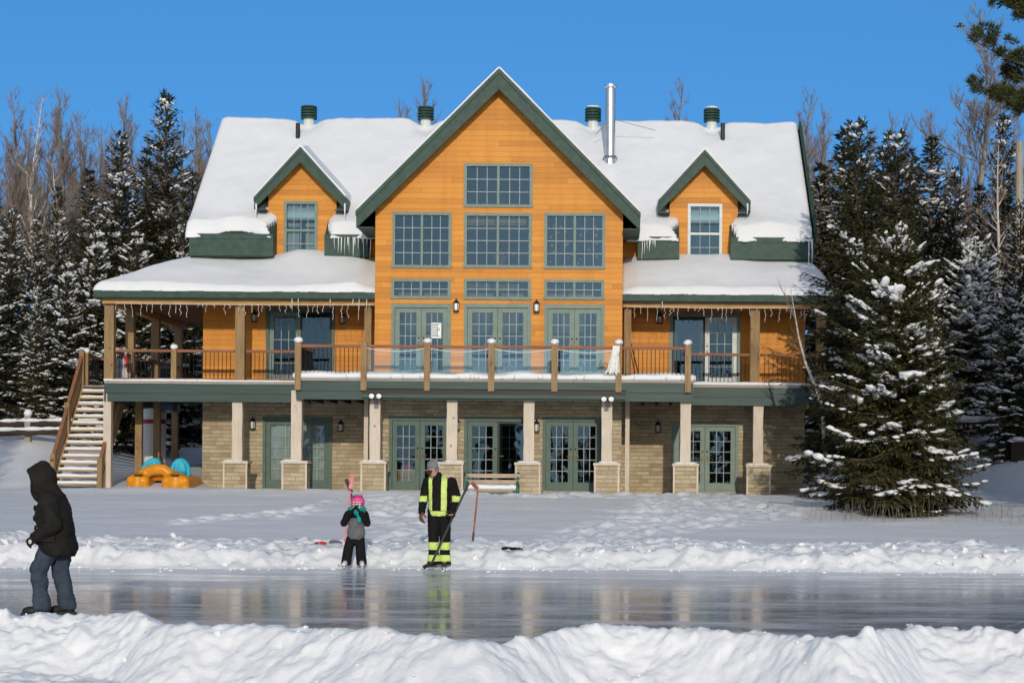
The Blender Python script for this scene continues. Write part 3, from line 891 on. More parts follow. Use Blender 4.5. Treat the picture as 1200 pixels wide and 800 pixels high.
# main roof ------------------------------------------------------------------
RX0, RX1 = PX(223, 57, 275), PX(953.5, 57, 275)
def flat(px): return PX(px, 57.0, 290)
gapL, gapR = (flat(321), flat(381)), (flat(796), flat(856))
m = MB()
spans = [(RX0, gapL[0]), (gapL[1], GX0 - .45), (GX1 + .45, gapR[0]), (gapR[1], RX1)]
for a, b in spans:   # overhanging eave pieces between dormers
    m.add([(a, YE, ZE - .2), (b, YE, ZE - .2), (b, Wd + .02, ZE - .2), (a, Wd + .02, ZE - .2), (a, YE, ZE), (b, YE, ZE), (b, Wd + .02, ZE + (Wd + .02 - YE) * RSL), (a, Wd + .02, ZE + (Wd + .02 - YE) * RSL)],
          [(0, 3, 2, 1), (4, 5, 6, 7), (0, 1, 5, 4), (1, 2, 6, 5), (2, 3, 7, 6), (3, 0, 4, 7)], 'roof_metal')
def zr(y): return ZE + (y - YE) * RSL
y1 = Wd + .02
m.add([(RX0, y1, zr(y1) - .25), (RX1, y1, zr(y1) - .25), (RX1, YR, ZR - .25), (RX0, YR, ZR - .25), (RX0, y1, zr(y1)), (RX1, y1, zr(y1)), (RX1, YR, ZR), (RX0, YR, ZR),
       (RX0, 67.6, ZE - .2), (RX1, 67.6, ZE - .2), (RX0, 67.6, ZE), (RX1, 67.6, ZE)],
      [(4, 5, 6, 7), (0, 3, 2, 1), (0, 4, 7, 3), (1, 2, 6, 5), (7, 6, 11, 10), (3, 8, 9, 2), (8, 10, 11, 9), (3, 7, 10, 8), (2, 9, 11, 6)], 'roof_metal')
roof = m.build('roof', house)
for a, b in spans:
    m = MB()
    m.box(a, b, YE - .05, YE - .003, ZE - .60, ZE + .04, 'green_trim')
    m.box(a, b, YE - .07, YE - .053, ZE - .10, ZE + .05, 'green_trim')
    m.box(a, b, YE, Wd - .003, ZE - .62, ZE - .58, 'green_trim')
    m.box(a, a + .04, YE, Wd - .003, ZE - .58, ZE - .2, 'green_trim'); m.box(b - .04, b, YE, Wd - .003, ZE - .58, ZE - .2, 'green_trim')
    m.build('eave_fascia', roof)
m = MB()
m.beam((RX1 + .04, YE - .05, ZE + .06), (RX1 + .04, YR, ZR + .06), .07, .46, 'green_trim')
m.build('rake_board', roof); m = MB()
m.beam((RX0 + .10, YE + .05, ZE - .14), (RX0 + .10, YR, ZR - .14), .06, .26, 'green_trim')
m.build('rake_board', roof)

def snow_slab(name, xs, ys, z0fn, tfn, maskfn, parent, rx=3, ry=3, mat='roof_snow', soft=None):
    X, Y = np.meshgrid(xs, ys)
    base = z0fn(X, Y) + .012; mask = maskfn(X, Y)
    n = soft or 4
    d = np.clip(edge_dist(mask, n) / n, 0, 1)
    t = tfn(X, Y) * (.30 + .70 * np.sqrt(1 - (1 - d) ** 2))
    V, F = sheet(xs, ys, base + t, mask, base)
    return np_mesh(name, V, F, [mat], parent)

def main_lo(X):
    lo = YE - .10 + .07 * fbm(X * 1.1, X * 0 + 4, 3)
    # bare scallops where the snow has slid off the eave
    return lo + .28 * np.exp(-((X - flat(278)) / .75) ** 2) + .10 * np.exp(-((X - flat(905)) / .4) ** 2) + .12 * np.exp(-((X - flat(410)) / .3) ** 2)
def main_mask(X, Y):
    m = (Y >= main_lo(X) - .03) & (X > RX0 - .12) & (X < RX1 - .03)
    for a, b in (gapL, gapR): m &= ~((X > a - .10 + .10 * np.sin(Y * 9)) & (X < b + .10 + .06 * np.sin(Y * 7)) & (Y < Wd + .05))
    m &= ~((X > GX0 - .1) & (X < GX1 + .1) & (Y < Wd + .3))
    return m
def main_t(X, Y):
    t = .24 + .06 * fbm(X * .33, Y * .4, 3) + .035 * fbm(X * 1.1, Y * .9, 3) + .012 * fbm(X * 3.7, Y * 2.4, 2) + .10 * sstep(57.7, 56.9, Y) * (1 + 1.2 * fbm(X * .9, Y * 0, 3))
    for px in (362, 499, 695, 834):          # melted hollows round the ridge vents
        xv = PX(px, 62, 135); t = t - .25 * np.exp(-((X - xv) / .38) ** 2 - ((Y - 62.0) / .6) ** 2)
    t = t + .05 * fbm(X * .6, X * 0 + 8, 3) * sstep(60.8, 62, Y)
    xc = PX(715, 59.9, 180)
    t = t + .12 * np.exp(-((X - xc) / .35) ** 2 - ((Y - 59.5) / .5) ** 2)
    return np.maximum(t, .05) * np.sqrt(np.clip((Y - main_lo(X)) / .22, .01, 1))
snow_slab('snow_cover', axis((RX0 - .16, RX1, .055)), axis((56.7, 57.6, .022), (57.6, 62.35, .06)), lambda X, Y: np.where(Y < YR, zr(Y), ZR - (Y - YR) * RSL), main_t, main_mask, roof, soft=5)

# central gable roof
m = MB()
yb = 60.6
for sx in (-1, 1):
    pts = [(GXC, GZ), (GXC + sx * GHW, GZ - GHW * GSL), (GXC + sx * GHW, GZ - GHW * GSL - .26), (GXC, GZ - .26)]
    m.prism(pts if sx > 0 else pts[::-1], 54.45, yb, 'roof_metal')
groof = m.build('gable_roof', house)
m = MB()
for sx in (-1, 1):
    pts = [(GXC, GZ + .02), (GXC + sx * (GHW + .03), GZ + .02 - (GHW + .03) * GSL), (GXC + sx * (GHW + .03), GZ - .44 - (GHW + .03) * GSL), (GXC, GZ - .53)]
    m.prism(pts, 54.38, 54.448, 'green_trim')
    pts = [(GXC, GZ + .06), (GXC + sx * (GHW + .05), GZ + .06 - (GHW + .05) * GSL), (GXC + sx * (GHW + .05), GZ - .08 - (GHW + .05) * GSL), (GXC, GZ - .08)]
    m.prism(pts, 54.34, 54.377, 'green_trim')
    xe = GXC + sx * GHW; zf = GZ - GHW * GSL
    m.box(min(xe, xe + sx * .04), max(xe, xe + sx * .04), 54.45, 57.4, zf - .42, zf + .02, 'green_trim')
    m.box(min(xe, GXC + sx * (GX1 - GXC)), max(xe, GXC + sx * (GX1 - GXC)), 54.45, 57.4, zf - .45, zf - .42, 'green_trim')
m.build('rake_board', groof)
snow_slab('snow_cover', axis((GXC - GHW - .04, GXC + GHW + .04, .05)), axis((54.36, 60.4, .08)), lambda X, Y: GZ - np.abs(X - GXC) * GSL + .05,
          lambda X, Y: .085 + .035 * fbm(X * .8, Y * .7, 3) + .10 * sstep(54.8, 57, Y), lambda X, Y: X > -99, groof, soft=3)

def dormer(A, win):
    xc = A.x; za = A.z
    # the wall from the main wall's top up to the little gable
    r = DWH; d0 = ZE - .047
    bm_clip = gclip(xc, za, DSL, .2, Wd)
    dm = holed_wall('dormer', xc - r, xc + r, d0, za, Wd, [win], 'orange_siding', bm_clip)
    m = MB()
    zt = za - .22 - r * DSL
    for x in (xc - r, xc + r - .15): m.box(x, x + .15, Wd + TH, 60.0, d0 + .3, zt, 'orange_siding')
    m.build('cheek_wall', dm)
    m = MB()
    for sx in (-1, 1):
        pts = [(xc, za), (xc + sx * DHW, za - DHW * DSL), (xc + sx * DHW, za - DHW * DSL - .16), (xc, za - .16)]
        m.prism(pts, 57.1, 60.3, 'roof_metal')
    for sx in (-1, 1):
        pts = [(xc, za + .02), (xc + sx * (DHW + .02), za + .02 - (DHW + .02) * DSL), (xc + sx * (DHW + .02), za - .30 - (DHW + .02) * DSL), (xc, za - .40)]
        m.prism(pts, 57.04, 57.097, 'green_trim')
        pts = [(xc, za + .05), (xc + sx * (DHW + .03), za + .05 - (DHW + .03) * DSL), (xc + sx * (DHW + .03), za - .06 - (DHW + .03) * DSL), (xc, za - .06)]
        m.prism(pts, 57.0, 57.037, 'green_trim')
        xe = xc + sx * DHW; zf = za - DHW * DSL
        m.box(min(xe, xc + sx * r), max(xe, xc + sx * r), 57.1, 58.2, zf - .33, zf - .30, 'green_trim')
        m.box(min(xe, xe + sx * .03), max(xe, xe + sx * .03), 57.1, 58.2, zf - .31, zf, 'green_trim')
    m.build('dormer_roof', dm)
    snow_slab('snow_cover', axis((xc - DHW - .02, xc + DHW + .02, .04)), axis((57.02, 60.4, .07)), lambda X, Y: za - np.abs(X - xc) * DSL + .05,
              lambda X, Y: .09 + .05 * fbm(X * .9, Y * .7, 3) + .16 * sstep(57.3, 58.6, Y), lambda X, Y: X > -99, dm, soft=3)
    return dm
dormer(DZ_L, dw_l); dormer(DZ_R, dw_r)

# roof furniture
for px in (362, 499, 695, 834):
    p = P(px, 137, 62.0); m = MB(); x, z = p.x, ZR
    m.tube([(x, 62, z - .1), (x, 62, z + .3)], .17, 14, 'white_frame')
    for k in range(4): m.tube([(x, 62, z + .22 + k * .09), (x, 62, z + .28 + k * .09), (x, 62, z + .30 + k * .09)], [.27, .25, .20], 14, 'green_trim')
    m.tube([(x, 62, z + .57), (x, 62, z + .63), (x, 62, z + .66)], [.27, .24, .05], 14, 'green_trim')
    v = m.build('roof_vent', house, smooth=False)
    if px > 600:
        m = MB(); m.blob((x, 62, z + .67), (.22, .2, .05), 'roof_snow', px, 10, 5); m.build('snow_cap', v, smooth=True)
for px, py in ((349, 160), (847, 160)):
    p = P(px, py, 61.1); m = MB(); m.tube([p - Vector((0, 0, .4)), p + Vector((0, 0, .42))], .07, 10, 'black_metal'); m.build('vent_pipe', house)
p = P(715, 188, 59.9); top = PZ(100, 59.9, 715); m = MB()
m.tube([(p.x, p.y, p.z - .5), (p.x, p.y, p.z + .05)], .19, 18, 'steel')
m.tube([(p.x, p.y, p.z + .05), (p.x, p.y, top - .12)], .155, 18, 'steel')
m.tube([(p.x, p.y, p.z + .05), (p.x, p.y, p.z + .13)], [.24, .2], 18, 'steel')
m.tube([(p.x, p.y, top - .1), (p.x, p.y, top - .06), (p.x, p.y, top), (p.x, p.y, top + .02)], [.15, .2, .2, .12], 18, 'steel')
for k in (.9, 1.7): m.tube([(p.x, p.y, p.z + k), (p.x, p.y, p.z + k + .04)], .163, 18, 'steel')
ch = m.build('chimney_pipe', house)
m = MB()
a = Vector((p.x, p.y, p.z + 1.3))
for px2, yy in ((768, 60.6), (698, 60.3)):
    b = P(px2, 153 if px2 > 700 else 158, yy); m.tube([a, b], .012, 5, 'steel')
m.build('stay_wire', ch)

# porch roofs ------------------------------------------------------------------
PE, PZT = 55.1, 6.79
PL0, PL1 = PX(112, PE, 343), PX(443.5, PE, 345)
PR0, PR1 = PX(722, PE, 347), PX(981, PE, 347)
PS = (7.86 - PZT) / (Wd - PE)
SL = (7.86 - PZT) / (XW0 - PL0)
def zl(X, Y): return np.minimum(PZT + (Y - PE) * PS, PZT + (X - PL0) * SL)
def zrr(X, Y): return np.minimum(PZT + (Y - PE) * PS, PZT + (PR1 - X) * 1.55)
m = MB()
cz = 7.86; yb = 65.0
m.add([(PL0, PE, PZT), (PL1, PE, PZT), (PL1, Wd, cz), (XW0, Wd, cz), (XW0, yb, cz), (PL0, yb, PZT),
       (PL0, PE, PZT - .14), (PL1, PE, PZT - .14), (PL1, Wd, PZT - .14), (XW0, Wd, PZT - .14), (XW0, yb, PZT - .14), (PL0, yb, PZT - .14)],
      [(0, 1, 2, 3), (0, 3, 4, 5), (0, 6, 7, 1), (5, 11, 6, 0), (1, 7, 8, 2), (4, 10, 11, 5)], 'roof_metal')
m.box(PL0 + .25, GX0 - .004, PE + .3, Wd - .003, PZT - .19, PZT - .145, 'soffit_wood')
m.box(PL0 + .25, XW0 - .003, Wd, yb, PZT - .19, PZT - .145, 'soffit_wood')
pl = m.build('porch_roof', house)
m = MB()
m.box(PL0, PL1, PE - .05, PE - .003, PZT - .20, PZT - .005, 'green_trim'); m.box(PL0 - .05, PL0 - .003, PE - .05, yb, PZT - .20, PZT - .005, 'green_trim')
m.box(PL0, GX0 - .01, PE, PE + .3, PZT - .22, PZT - .18, 'green_trim')
m.build('porch_fascia', pl)
m = MB()
xr = XW1
m.add([(PR0, PE, PZT), (PR1, PE, PZT), (PR1 - .73, Wd, cz), (PR0, Wd, cz), (PR1, Wd, PZT), (PR0, PE, PZT - .14), (PR1, PE, PZT - .14), (PR1, Wd, PZT - .14), (PR0, Wd, PZT - .14)],
      [(0, 1, 2, 3), (1, 4, 2), (0, 5, 6, 1), (1, 6, 7, 4), (0, 3, 8, 5)], 'roof_metal')
m.box(GX1 + .004, PR1 - .2, PE + .3, Wd - .003, PZT - .19, PZT - .145, 'soffit_wood')
pr = m.build('porch_roof', house)
m = MB(); m.box(PR0, PR1, PE - .05, PE - .003, PZT - .20, PZT - .005, 'green_trim'); m.box(PR1 + .003, PR1 + .05, PE - .05, Wd, PZT - .20, PZT - .005, 'green_trim')
m.box(GX1 + .01, PR1, PE, PE + .3, PZT - .22, PZT - .18, 'green_trim'); m.build('porch_fascia', pr)

def plo(X, k): return PE - .06 + .06 * fbm(X * 1.3, X * 0 + k, 3)
def tl(X, Y):
    t = .17 + .06 * fbm(X * .6, Y * .6, 3) + .08 * sstep(55, 56.6, Y) + .22 * np.exp(-((X - PX(352, 57, 300)) / .75) ** 2 - ((Y - 57.3) / .8) ** 2)
    t = t + .16 * np.exp(-((X - PX(400, 57, 300)) / .9) ** 2 - ((Y - 56.8) / .9) ** 2) - .14 * sstep(PX(422, 57), PX(440, 57), X)
    t = t + .05 * np.sin(X * .9 + 1.2)
    return np.maximum(t, .06) * np.sqrt(np.clip((Y - plo(X, 2)) / .14, .015, 1))
def trr(X, Y):
    t = .17 + .06 * fbm(X * .6, Y * .6 + 4, 3) + .12 * sstep(55, 56.6, Y) + .12 * np.exp(-((X - PX(820, 57, 300)) / 1.6) ** 2 - ((Y - 57.2) / 1.1) ** 2)
    return (np.maximum(t, .08) - .10 * sstep(.75, .2, X)) * np.sqrt(np.clip((Y - plo(X, 7)) / .14, .015, 1))
snow_slab('snow_cover', axis((PL0 - .06, GX0 - .003, .06), (GX0 - .003, PL1 + .02, .03)), axis((PE - .09, PE + .25, .02), (PE + .25, Wd - .01, .055), (Wd - .01, yb, .2)), zl, tl,
          lambda X, Y: ((X < XW0) | (Y < Wd)) & ((X < GX0) | (Y < G - .03)) & (Y > plo(X, 2) - .02), pl)
snow_slab('snow_cover', axis((PR0 - .02, GX1 + .003, .03), (GX1 + .003, PR1 + .05, .06)), axis((PE - .09, PE + .25, .02), (PE + .25, Wd - .01, .055)), zrr, trr,
          lambda X, Y: ((X > GX1) | (Y < G - .03)) & (Y > plo(X, 7) - .02), pr)

# deck ------------------------------------------------------------------
DL0, DR1 = PX(124, D_PORCH, 460), PX(965, D_PORCH, 460)
CL, CR = PX(347, D_DECK, 455), PX(812, D_DECK, 455)
m = MB()
def slab(x0, x1, y0, y1):
    m.box(x0, x1, y0, y1, Z2 - .04, Z2, 'grey_wood'); m.box(x0 + .01, x1 - .01, y0 + .01, y1 - .01, Z2 - .30, Z2 - .041, 'dark_brown')
slab(DL0, GX0 - .003, D_PORCH, Wd - .003); slab(GX0, GX1, D_PORCH, G - .003); slab(GX1 + .003, DR1, D_PORCH, Wd - .003)
slab(DL0, XW0 - .003, Wd, 65.0); slab(CL, CR, D_DECK, D_PORCH - .002)
slab(DL0 - 1.5, DL0 - .003, 58.1, 59.9)
rj = np.arange(CL + .2, CR, .41)
for x in rj: m.box(x, x + .05, D_DECK + .05, G - .01, Z2 - .52, Z2 - .302, 'dark_brown')
for x in np.arange(DL0 + .2, GX0, .41): m.box(x, x + .05, D_PORCH + .05, Wd - .01, Z2 - .52, Z2 - .302, 'dark_brown')
for x in np.arange(GX1 + .2, DR1, .41): m.box(x, x + .05, D_PORCH + .05, Wd - .01, Z2 - .52, Z2 - .302, 'dark_brown')
deck = m.build('deck', house)
m = MB()
FB = 3.63
def fascia(x0, x1, y, ends=''):
    m.box(x0, x1, y - .05, y - .003, 3.87, Z2 - .06, 'green_trim2'); m.box(x0 + .05, x1 - .05, y - .02, y - .001, FB, 3.868, 'green_trim2')
    m.box(x0 - .02, x1 + .02, y - .09, y + .06, Z2 - .058, Z2 + .004, 'grey_wood')
mat_plain('green_trim2', (.030, .062, .055), .5, .22, 2.5, .15, stretch=(.4, 1, 5))
fascia(DL0, CL + .02, D_PORCH); fascia(CR - .02, DR1, D_PORCH); fascia(CL, CR, D_DECK)
# deeper edge beam with a shadow gap in front of the glass balustrade
ML, MR = PX(424, D_DECK - .15, 455), PX(733, D_DECK - .15, 455)
m.box(ML, MR, D_DECK - .17, D_DECK - .092, 3.93, Z2 - .06, 'green_trim2'); m.box(ML, MR, D_DECK - .13, D_DECK - .092, FB + .05, 3.78, 'green_trim2')
m.box(ML, MR, D_DECK - .10, D_DECK - .09, 3.78, 3.93, 'black_metal')
for x in (CL, CR - .05): m.box(x, x + .05, D_DECK, D_PORCH - .06, FB, Z2 - .06, 'green_trim2')
m.box(DL0 - .05, DL0 - .003, D_PORCH, 65, FB, Z2 - .06, 'green_trim2')
m.build('deck_fascia', deck)
def deck_t(X, Y):
    return np.maximum(.13 + .06 * fbm(X * 1.1, Y * 1.4, 3) + .06 * fbm(X * .35, Y * .3 + 3, 2), .05)
zdeck = lambda X, Y: X * 0 + Z2
snow_slab('deck_snow', axis((CL - .08, CR + .08, .055)), axis((D_DECK - .16, D_PORCH + .02, .05)), zdeck,
          lambda X, Y: deck_t(X, Y) + .07 * (1 - sstep(.0, .5, np.abs(Y - D_DECK - .25))) * (1 + fbm(X * .5, X * 0, 2) * 1.6), lambda X, Y: Y > D_DECK - .12 + .05 * fbm(X * 1.6, X * 0 + 1, 3), deck, mat='snow')
for a, b, sd_ in ((DL0 - .06, CL - .09, 1), (CR + .09, DR1, 2)):
    snow_slab('deck_snow', axis((a, b, .05)), axis((D_PORCH - .12, D_PORCH + .55, .045)), zdeck, lambda X, Y: deck_t(X + sd_ * 9, Y) * .62, lambda X, Y: (Y > D_PORCH - .09 + .04 * fbm(X * 1.6, X * 0 + 1, 3)) & (Y < D_PORCH + .4 + .15 * fbm(X, X * 0 + 5, 2)), deck, mat='snow')

# posts under the porch roofs
def post(x, y, z0, z1, w=.27, mat='post_wood', name='porch_post'):
    m = MB(); m.box(x - w / 2, x + w / 2, y - w / 2, y + w / 2, z0, z1, mat); return m.build(name, house)
ZB = PZT - .36
for px in (129, 282, 431.5, 735.5, 884.5, 962): post(PX(px, D_PORCH + .15, 400), D_PORCH + .15, Z2, ZB, .27 if px not in (431.5, 735.5) else .2)
for yy in (58.0, 61.2, 64.4): post(PX(129, D_PORCH + .15, 400), yy, Z2, ZB, .25)
m = MB()
xa = PX(123, D_PORCH + .15, 355)
m.box(xa, GX0 - .02, D_PORCH - .16, D_PORCH + .10, ZB + .002, PZT - .20, 'beam_wood'); m.box(xa, xa + .26, D_PORCH + .102, 65, ZB + .002, PZT - .20, 'beam_wood')
m.build('porch_beam', house)
m = MB(); m.box(GX1 + .02, DR1, D_PORCH - .16, D_PORCH + .10, ZB + .002, PZT - .20, 'beam_wood'); m.build('porch_beam', house)

# railings
RH = Z2 + .93
def rail_span(a, b, mat='baluster', glass=False, posts=()):
    a = Vector(a); b = Vector(b); d = (b - a); L = d.length; d.normalize()
    m = MB()
    up = Vector((0, 0, 1))
    if glass:
        s_ = d.cross(up) * .008
        q = [a + d * .06 + up * .10, b - d * .06 + up * .10, b - d * .06 + up * .84, a + d * .06 + up * .84]
        m.add([v - s_ for v in q] + [v + s_ for v in q], [(0, 1, 2, 3), (7, 6, 5, 4), (0, 4, 5, 1), (1, 5, 6, 2), (2, 6, 7, 3), (3, 7, 4, 0)], 'rail_glass')
        r = m.build('glass_panel', house)
    else:
        n = max(2, int(L / .115))
        for i in range(1, n):
            p = a + d * (L * i / n); m.tube([p + up * .06, p + up * .88], .010, 5, 'black_metal', cap=False)
        m.beam(a + up * .08, b + up * .08, .04, .06, 'rail_wood')
        r = m.build('railing', house)
    m = MB(); m.beam(a + up * .90, b + up * .90, .11, .075, 'rail_wood'); m.build('handrail', r)
    return r
def rail_post(x, y, h=1.02, cap=True, seed=0, w=.15):
    m = MB(); m.box(x - w / 2, x + w / 2, y - w / 2, y + w / 2, Z2 - .32 if y < D_DECK else Z2, Z2 + h, 'post_wood')
    o = m.build('rail_post', house)
    if cap: m = MB(); m.blob((x, y, Z2 + h + .03), (w * .75, w * .7, .09), 'snow', seed, 10, 6, rough=.1); m.build('snow_cap', o, smooth=True)
yc = D_DECK - .02
cposts = [350, 427, 501, 576, 650, 725, 806]
cx = [PX(p, yc, 420) for p in cposts]
for i, x in enumerate(cx): rail_post(x, yc - .07, cap=i not in (1,), seed=i + 3, w=.165)
for i in range(6): rail_span((cx[i] + .08, yc, Z2), (cx[i + 1] - .08, yc, Z2), glass=1 <= i <= 4)
yp = D_PORCH + .12
stops = [PX(135.5, yp, 420), PX(204, yp, 430), PX(275, yp, 420)]
rail_post(stops[1], yp, .98, True, 40)
rail_span((stops[0], yp, Z2), (stops[1] - .09, yp, Z2)); rail_span((stops[1] + .09, yp, Z2), (stops[2], yp, Z2)); rail_span((PX(289, yp, 420), yp, Z2), (cx[0], yp, Z2))
rail_span((cx[6], yp, Z2), (PX(878, yp, 420), yp, Z2)); rail_span((PX(891, yp, 420), yp, Z2), (PX(956, yp, 420), yp, Z2))
for i in (0, 6): rail_span((cx[i], yc + .1, Z2), (cx[i], yp - .06, Z2))
xs_ = PX(129, D_PORCH + .15, 400)
rail_span((xs_, 60.0, Z2), (xs_, 61.05, Z2)); rail_span((xs_, 61.35, Z2), (xs_, 64.25, Z2)); rail_span((xs_, D_PORCH + .35, Z2), (xs_, 57.85, Z2))

# columns with stone piers
for i, (px, D) in enumerate([(279, D_PORCH + .2), (348, D_DECK + .35), (440, D_DECK + .35), (530, D_DECK + .35), (620, D_DECK + .35), (711, D_DECK + .35), (803, D_DECK + .35), (888, D_PORCH + .2)]):
    x = PX(px, D, 520); xp = PX(px + (-1 if px < 700 else 0), D, 560); w = .29
    m = MB(); rr = random.Random(i + 60)
    n = 7; vs = []; fs = []
    for k in range(n + 1):      # hand-hewn: the faces wander a little
        zz = 1.94 + (FB + .25 - 1.94) * k / n
        o = [rr.uniform(-.008, .008) for _ in range(4)]
        vs += [(x - w / 2 + o[0], D - w / 2 + o[1], zz), (x + w / 2 + o[2], D - w / 2 + o[3], zz), (x + w / 2 + o[0], D + w / 2 + o[2], zz), (x - w / 2 + o[3], D + w / 2 + o[0], zz)]
    for k in range(n):
        for q in range(4): fs.append((4 * k + q, 4 * k + (q + 1) % 4, 4 * k + 4 + (q + 1) % 4, 4 * k + 4 + q))
    m.add(vs, fs, 'column_wood')
    c = m.build('column', house)
    m = MB(); pw = .325
    m.box(xp - pw, xp + pw, D - pw, D + pw, .7, 1.86, 'stone')
    for sx in (-1, 1): m.box(xp + sx * pw - .025, xp + sx * pw + .025, D - pw - .012, D - pw + .04, .7, 1.858, 'column_wood')
    m.box(xp - pw - .045, xp + pw + .045, D - pw - .045, D + pw + .045, 1.862, 1.935, 'column_wood')
    m.build('stone_pier', c)
    m = MB()
    for k in range(5): m.blob((xp + rr.uniform(-.24, .24), D + rr.uniform(-.3, -.18), 1.945), (rr.uniform(.1, .2), .12, .035), 'snow', i * 9 + k, 9, 5)
    m.build('snow_cap', c, smooth=True)
for px in (429, 735):
    post(PX(px, G - .10, 530), G - .10, Z0 - .1, FB + .2, .12, 'column_wood', 'corner_post')
for px, D in ((126.5, 55.65), (163, 58.0), (184, 61.2), (205, 64.4)):
    post(PX(px, D, 520), D, zg(PX(px, D), D) - .3, FB + .25, .2 if D > 56 else .22, 'post_wood' if D > 56 else 'column_wood', 'deck_post')

# stairs on the left
SX0, SX1 = -16.05, DL0 - .05
n = 15; y0_, y1_ = 55.05, 58.1
m = MB()
for x in (SX0 + .03, SX1 - .03): m.beam((x, y0_ - .1, Z0 - .1), (x, y1_, Z2 - .18), .05, .30, 'stair_wood', up=(0, 0, 1))
st = m.build('staircase', house)
rr = random.Random(4)
for k in range(n):
    t = (k + .5) / n; y = y0_ + (y1_ - y0_) * t; zt = Z0 + (Z2 - Z0) * (k + 1) / (n + 1)
    m = MB(); m.box(SX0 + .055, SX1 - .055, y - .14, y + .14, zt - .04, zt, 'stair_wood'); tr = m.build('step', st)
    xs = axis((SX0 + .06, SX1 - .06, .045)); ys = axis((y - .15, y + .13, .035)); X, Y = np.meshgrid(xs, ys)
    h = .085 + .035 * fbm(X * 2 + k * 7, Y * 3, 3)
    d = np.clip(edge_dist(np.ones(X.shape, bool), 3) / 3, 0, 1)
    V, F = sheet(xs, ys, zt + .003 + h * (.35 + .65 * np.sqrt(1 - (1 - d) ** 2)), np.ones(X.shape, bool), X * 0 + zt + .003)
    np_mesh('step_snow', V, F, ['snow'], tr)
def stair_rail(x, posts):
    m = MB()
    for (t, dz) in posts:
        y = y0_ + (y1_ - y0_) * t; z = Z0 + (Z2 - Z0) * t
        m.box(x - .07, x + .07, y - .07, y + .07, z - .3, z + dz, 'post_wood')
    a = Vector((x, y0_, Z0 + .85)); b = Vector((x, y1_, Z2 + .92)); up = Vector((0, 0, 1))
    m.beam(a, b, .10, .06, 'rail_wood'); m.beam(a - up * .62, b - up * .75, .04, .06, 'rail_wood')
    for i in range(1, 30):
        p = a + (b - a) * (i / 30); m.box(p.x - .02, p.x + .02, p.y - .035, p.y + .035, p.z - .68, p.z - .02, 'stair_wood')
    m.build('stair_railing', house)
stair_rail(SX0 - .02, [(.03, .95), (.5, 1.0), (1, 1.05)]); stair_rail(SX1 + .02, [(.0, .95)])
rail_post(SX0 + .06, 58.3, 1.02, True, 50, .13); rail_post(SX0 + .55, 59.8, .98, True, 51, .12)
rail_span((SX0 + .06, 58.3, Z2), (SX0 + .06, 59.8, Z2)); rail_span((SX0 + .06, 59.8, Z2), (DL0, 59.8, Z2))

# wall lanterns, flood lights
def lantern(px, py, D):
    p = P(px, py, D); x, z = p.x, p.z; y = D - .14; m = MB()
    m.box(x - .05, x + .05, D - .03, D - .002, z - .05, z + .16, 'black_metal'); m.tube([(x, D - .03, z + .16), (x, D - .10, z + .22), (x, y, z + .19)], .012, 6, 'black_metal')
    m.tube([(x, y, z + .18), (x, y, z + .12), (x, y, z + .08)], [.02, .07, .10], 6, 'black_metal'); m.tube([(x, y, z - .15), (x, y, z - .12)], .085, 6, 'black_metal')
    for k in range(6):
        a = k * math.pi / 3; m.tube([(x + .075 * math.cos(a), y + .075 * math.sin(a), z - .12), (x + .088 * math.cos(a), y + .088 * math.sin(a), z + .08)], .007, 4, 'black_metal')
    l = m.build('wall_lantern', house)
    m = MB(); m.tube([(x, y, z - .12), (x, y, z + .07)], [.065, .075], 6, 'lamp_white' if D == G and py < 400 else 'curtain'); m.build('lantern_glass', l)
for px, py, D in ((535, 359, G), (629, 360, G), (536, 498, G), (629, 500, G), (299, 372, Wd), (402, 374, Wd), (773, 374, Wd), (297, 497, Wd), (400, 500, Wd), (771, 501, Wd)): lantern(px, py, D)
for px, py in ((440, 463.5), (712, 467)):
    p = P(px, py, D_DECK - .3); m = MB()
    m.box(p.x - .06, p.x + .06, D_DECK - .25, D_DECK - .175, p.z - .22, p.z - .06, 'black_metal')
    f = m.build('floodlight', house)
    for sx in (-1, 1):
        m = MB(); c = Vector((p.x + sx * .10, D_DECK - .33, p.z))
        m.tube([(p.x + sx * .03, D_DECK - .22, p.z - .12), c + Vector((0, .05, -.02))], .018, 6, 'black_metal')
        m.tube([c + Vector((0, .09, .0)), c, c + Vector((0, -.03, -.01))], [.05, .085, .085], 12, 'black_metal', cap=True)
        m.blob(c + Vector((0, -.03, -.01)), (.078, .04, .078), 'lamp_white', 1, 12, 6, rough=0)
        m.build('lamp_head', f)

# icicles
rr = random.Random(8)
def icicle(x, y, z, L, r):
    m = MB(); w = [rr.uniform(-.01, .01) for _ in range(3)]
    m.tube([(x, y, z + .04), (x + w[0], y, z - L * .35), (x + w[1], y + w[2], z - L * .75), (x + w[1] * 1.5, y + w[2], z - L)], [r, r * .75, r * .4, .002], 6, 'ice_white')
    m.build('icicle', house, smooth=True)
for a, b, n, L in ((391, 436, 13, .7), (752, 769, 7, .9), (947, 953, 3, 1.0)):
    for i in range(n):
        px = a + (b - a) * (i + rr.uniform(.1, .9)) / n
        icicle(PX(px, 56.85, 285), YE - .09, ZE - .05 - (.02 if px < 800 else 0), L * rr.choice([rr.uniform(.12, .5), rr.uniform(.3, 1.0)]), rr.uniform(.010, .024))
for px in (404, 876, 300): icicle(PX(px, 57.0, 240), 57.0, PZ(240, 57.0, px), rr.uniform(.3, .6), .03)
for i in range(7):
    px = rr.choice([rr.uniform(410, 440), rr.uniform(724, 800), rr.uniform(330, 400)]); icicle(PX(px, PE - .06, 347), PE - .03, PZT - .25, rr.uniform(.1, .32), .012)

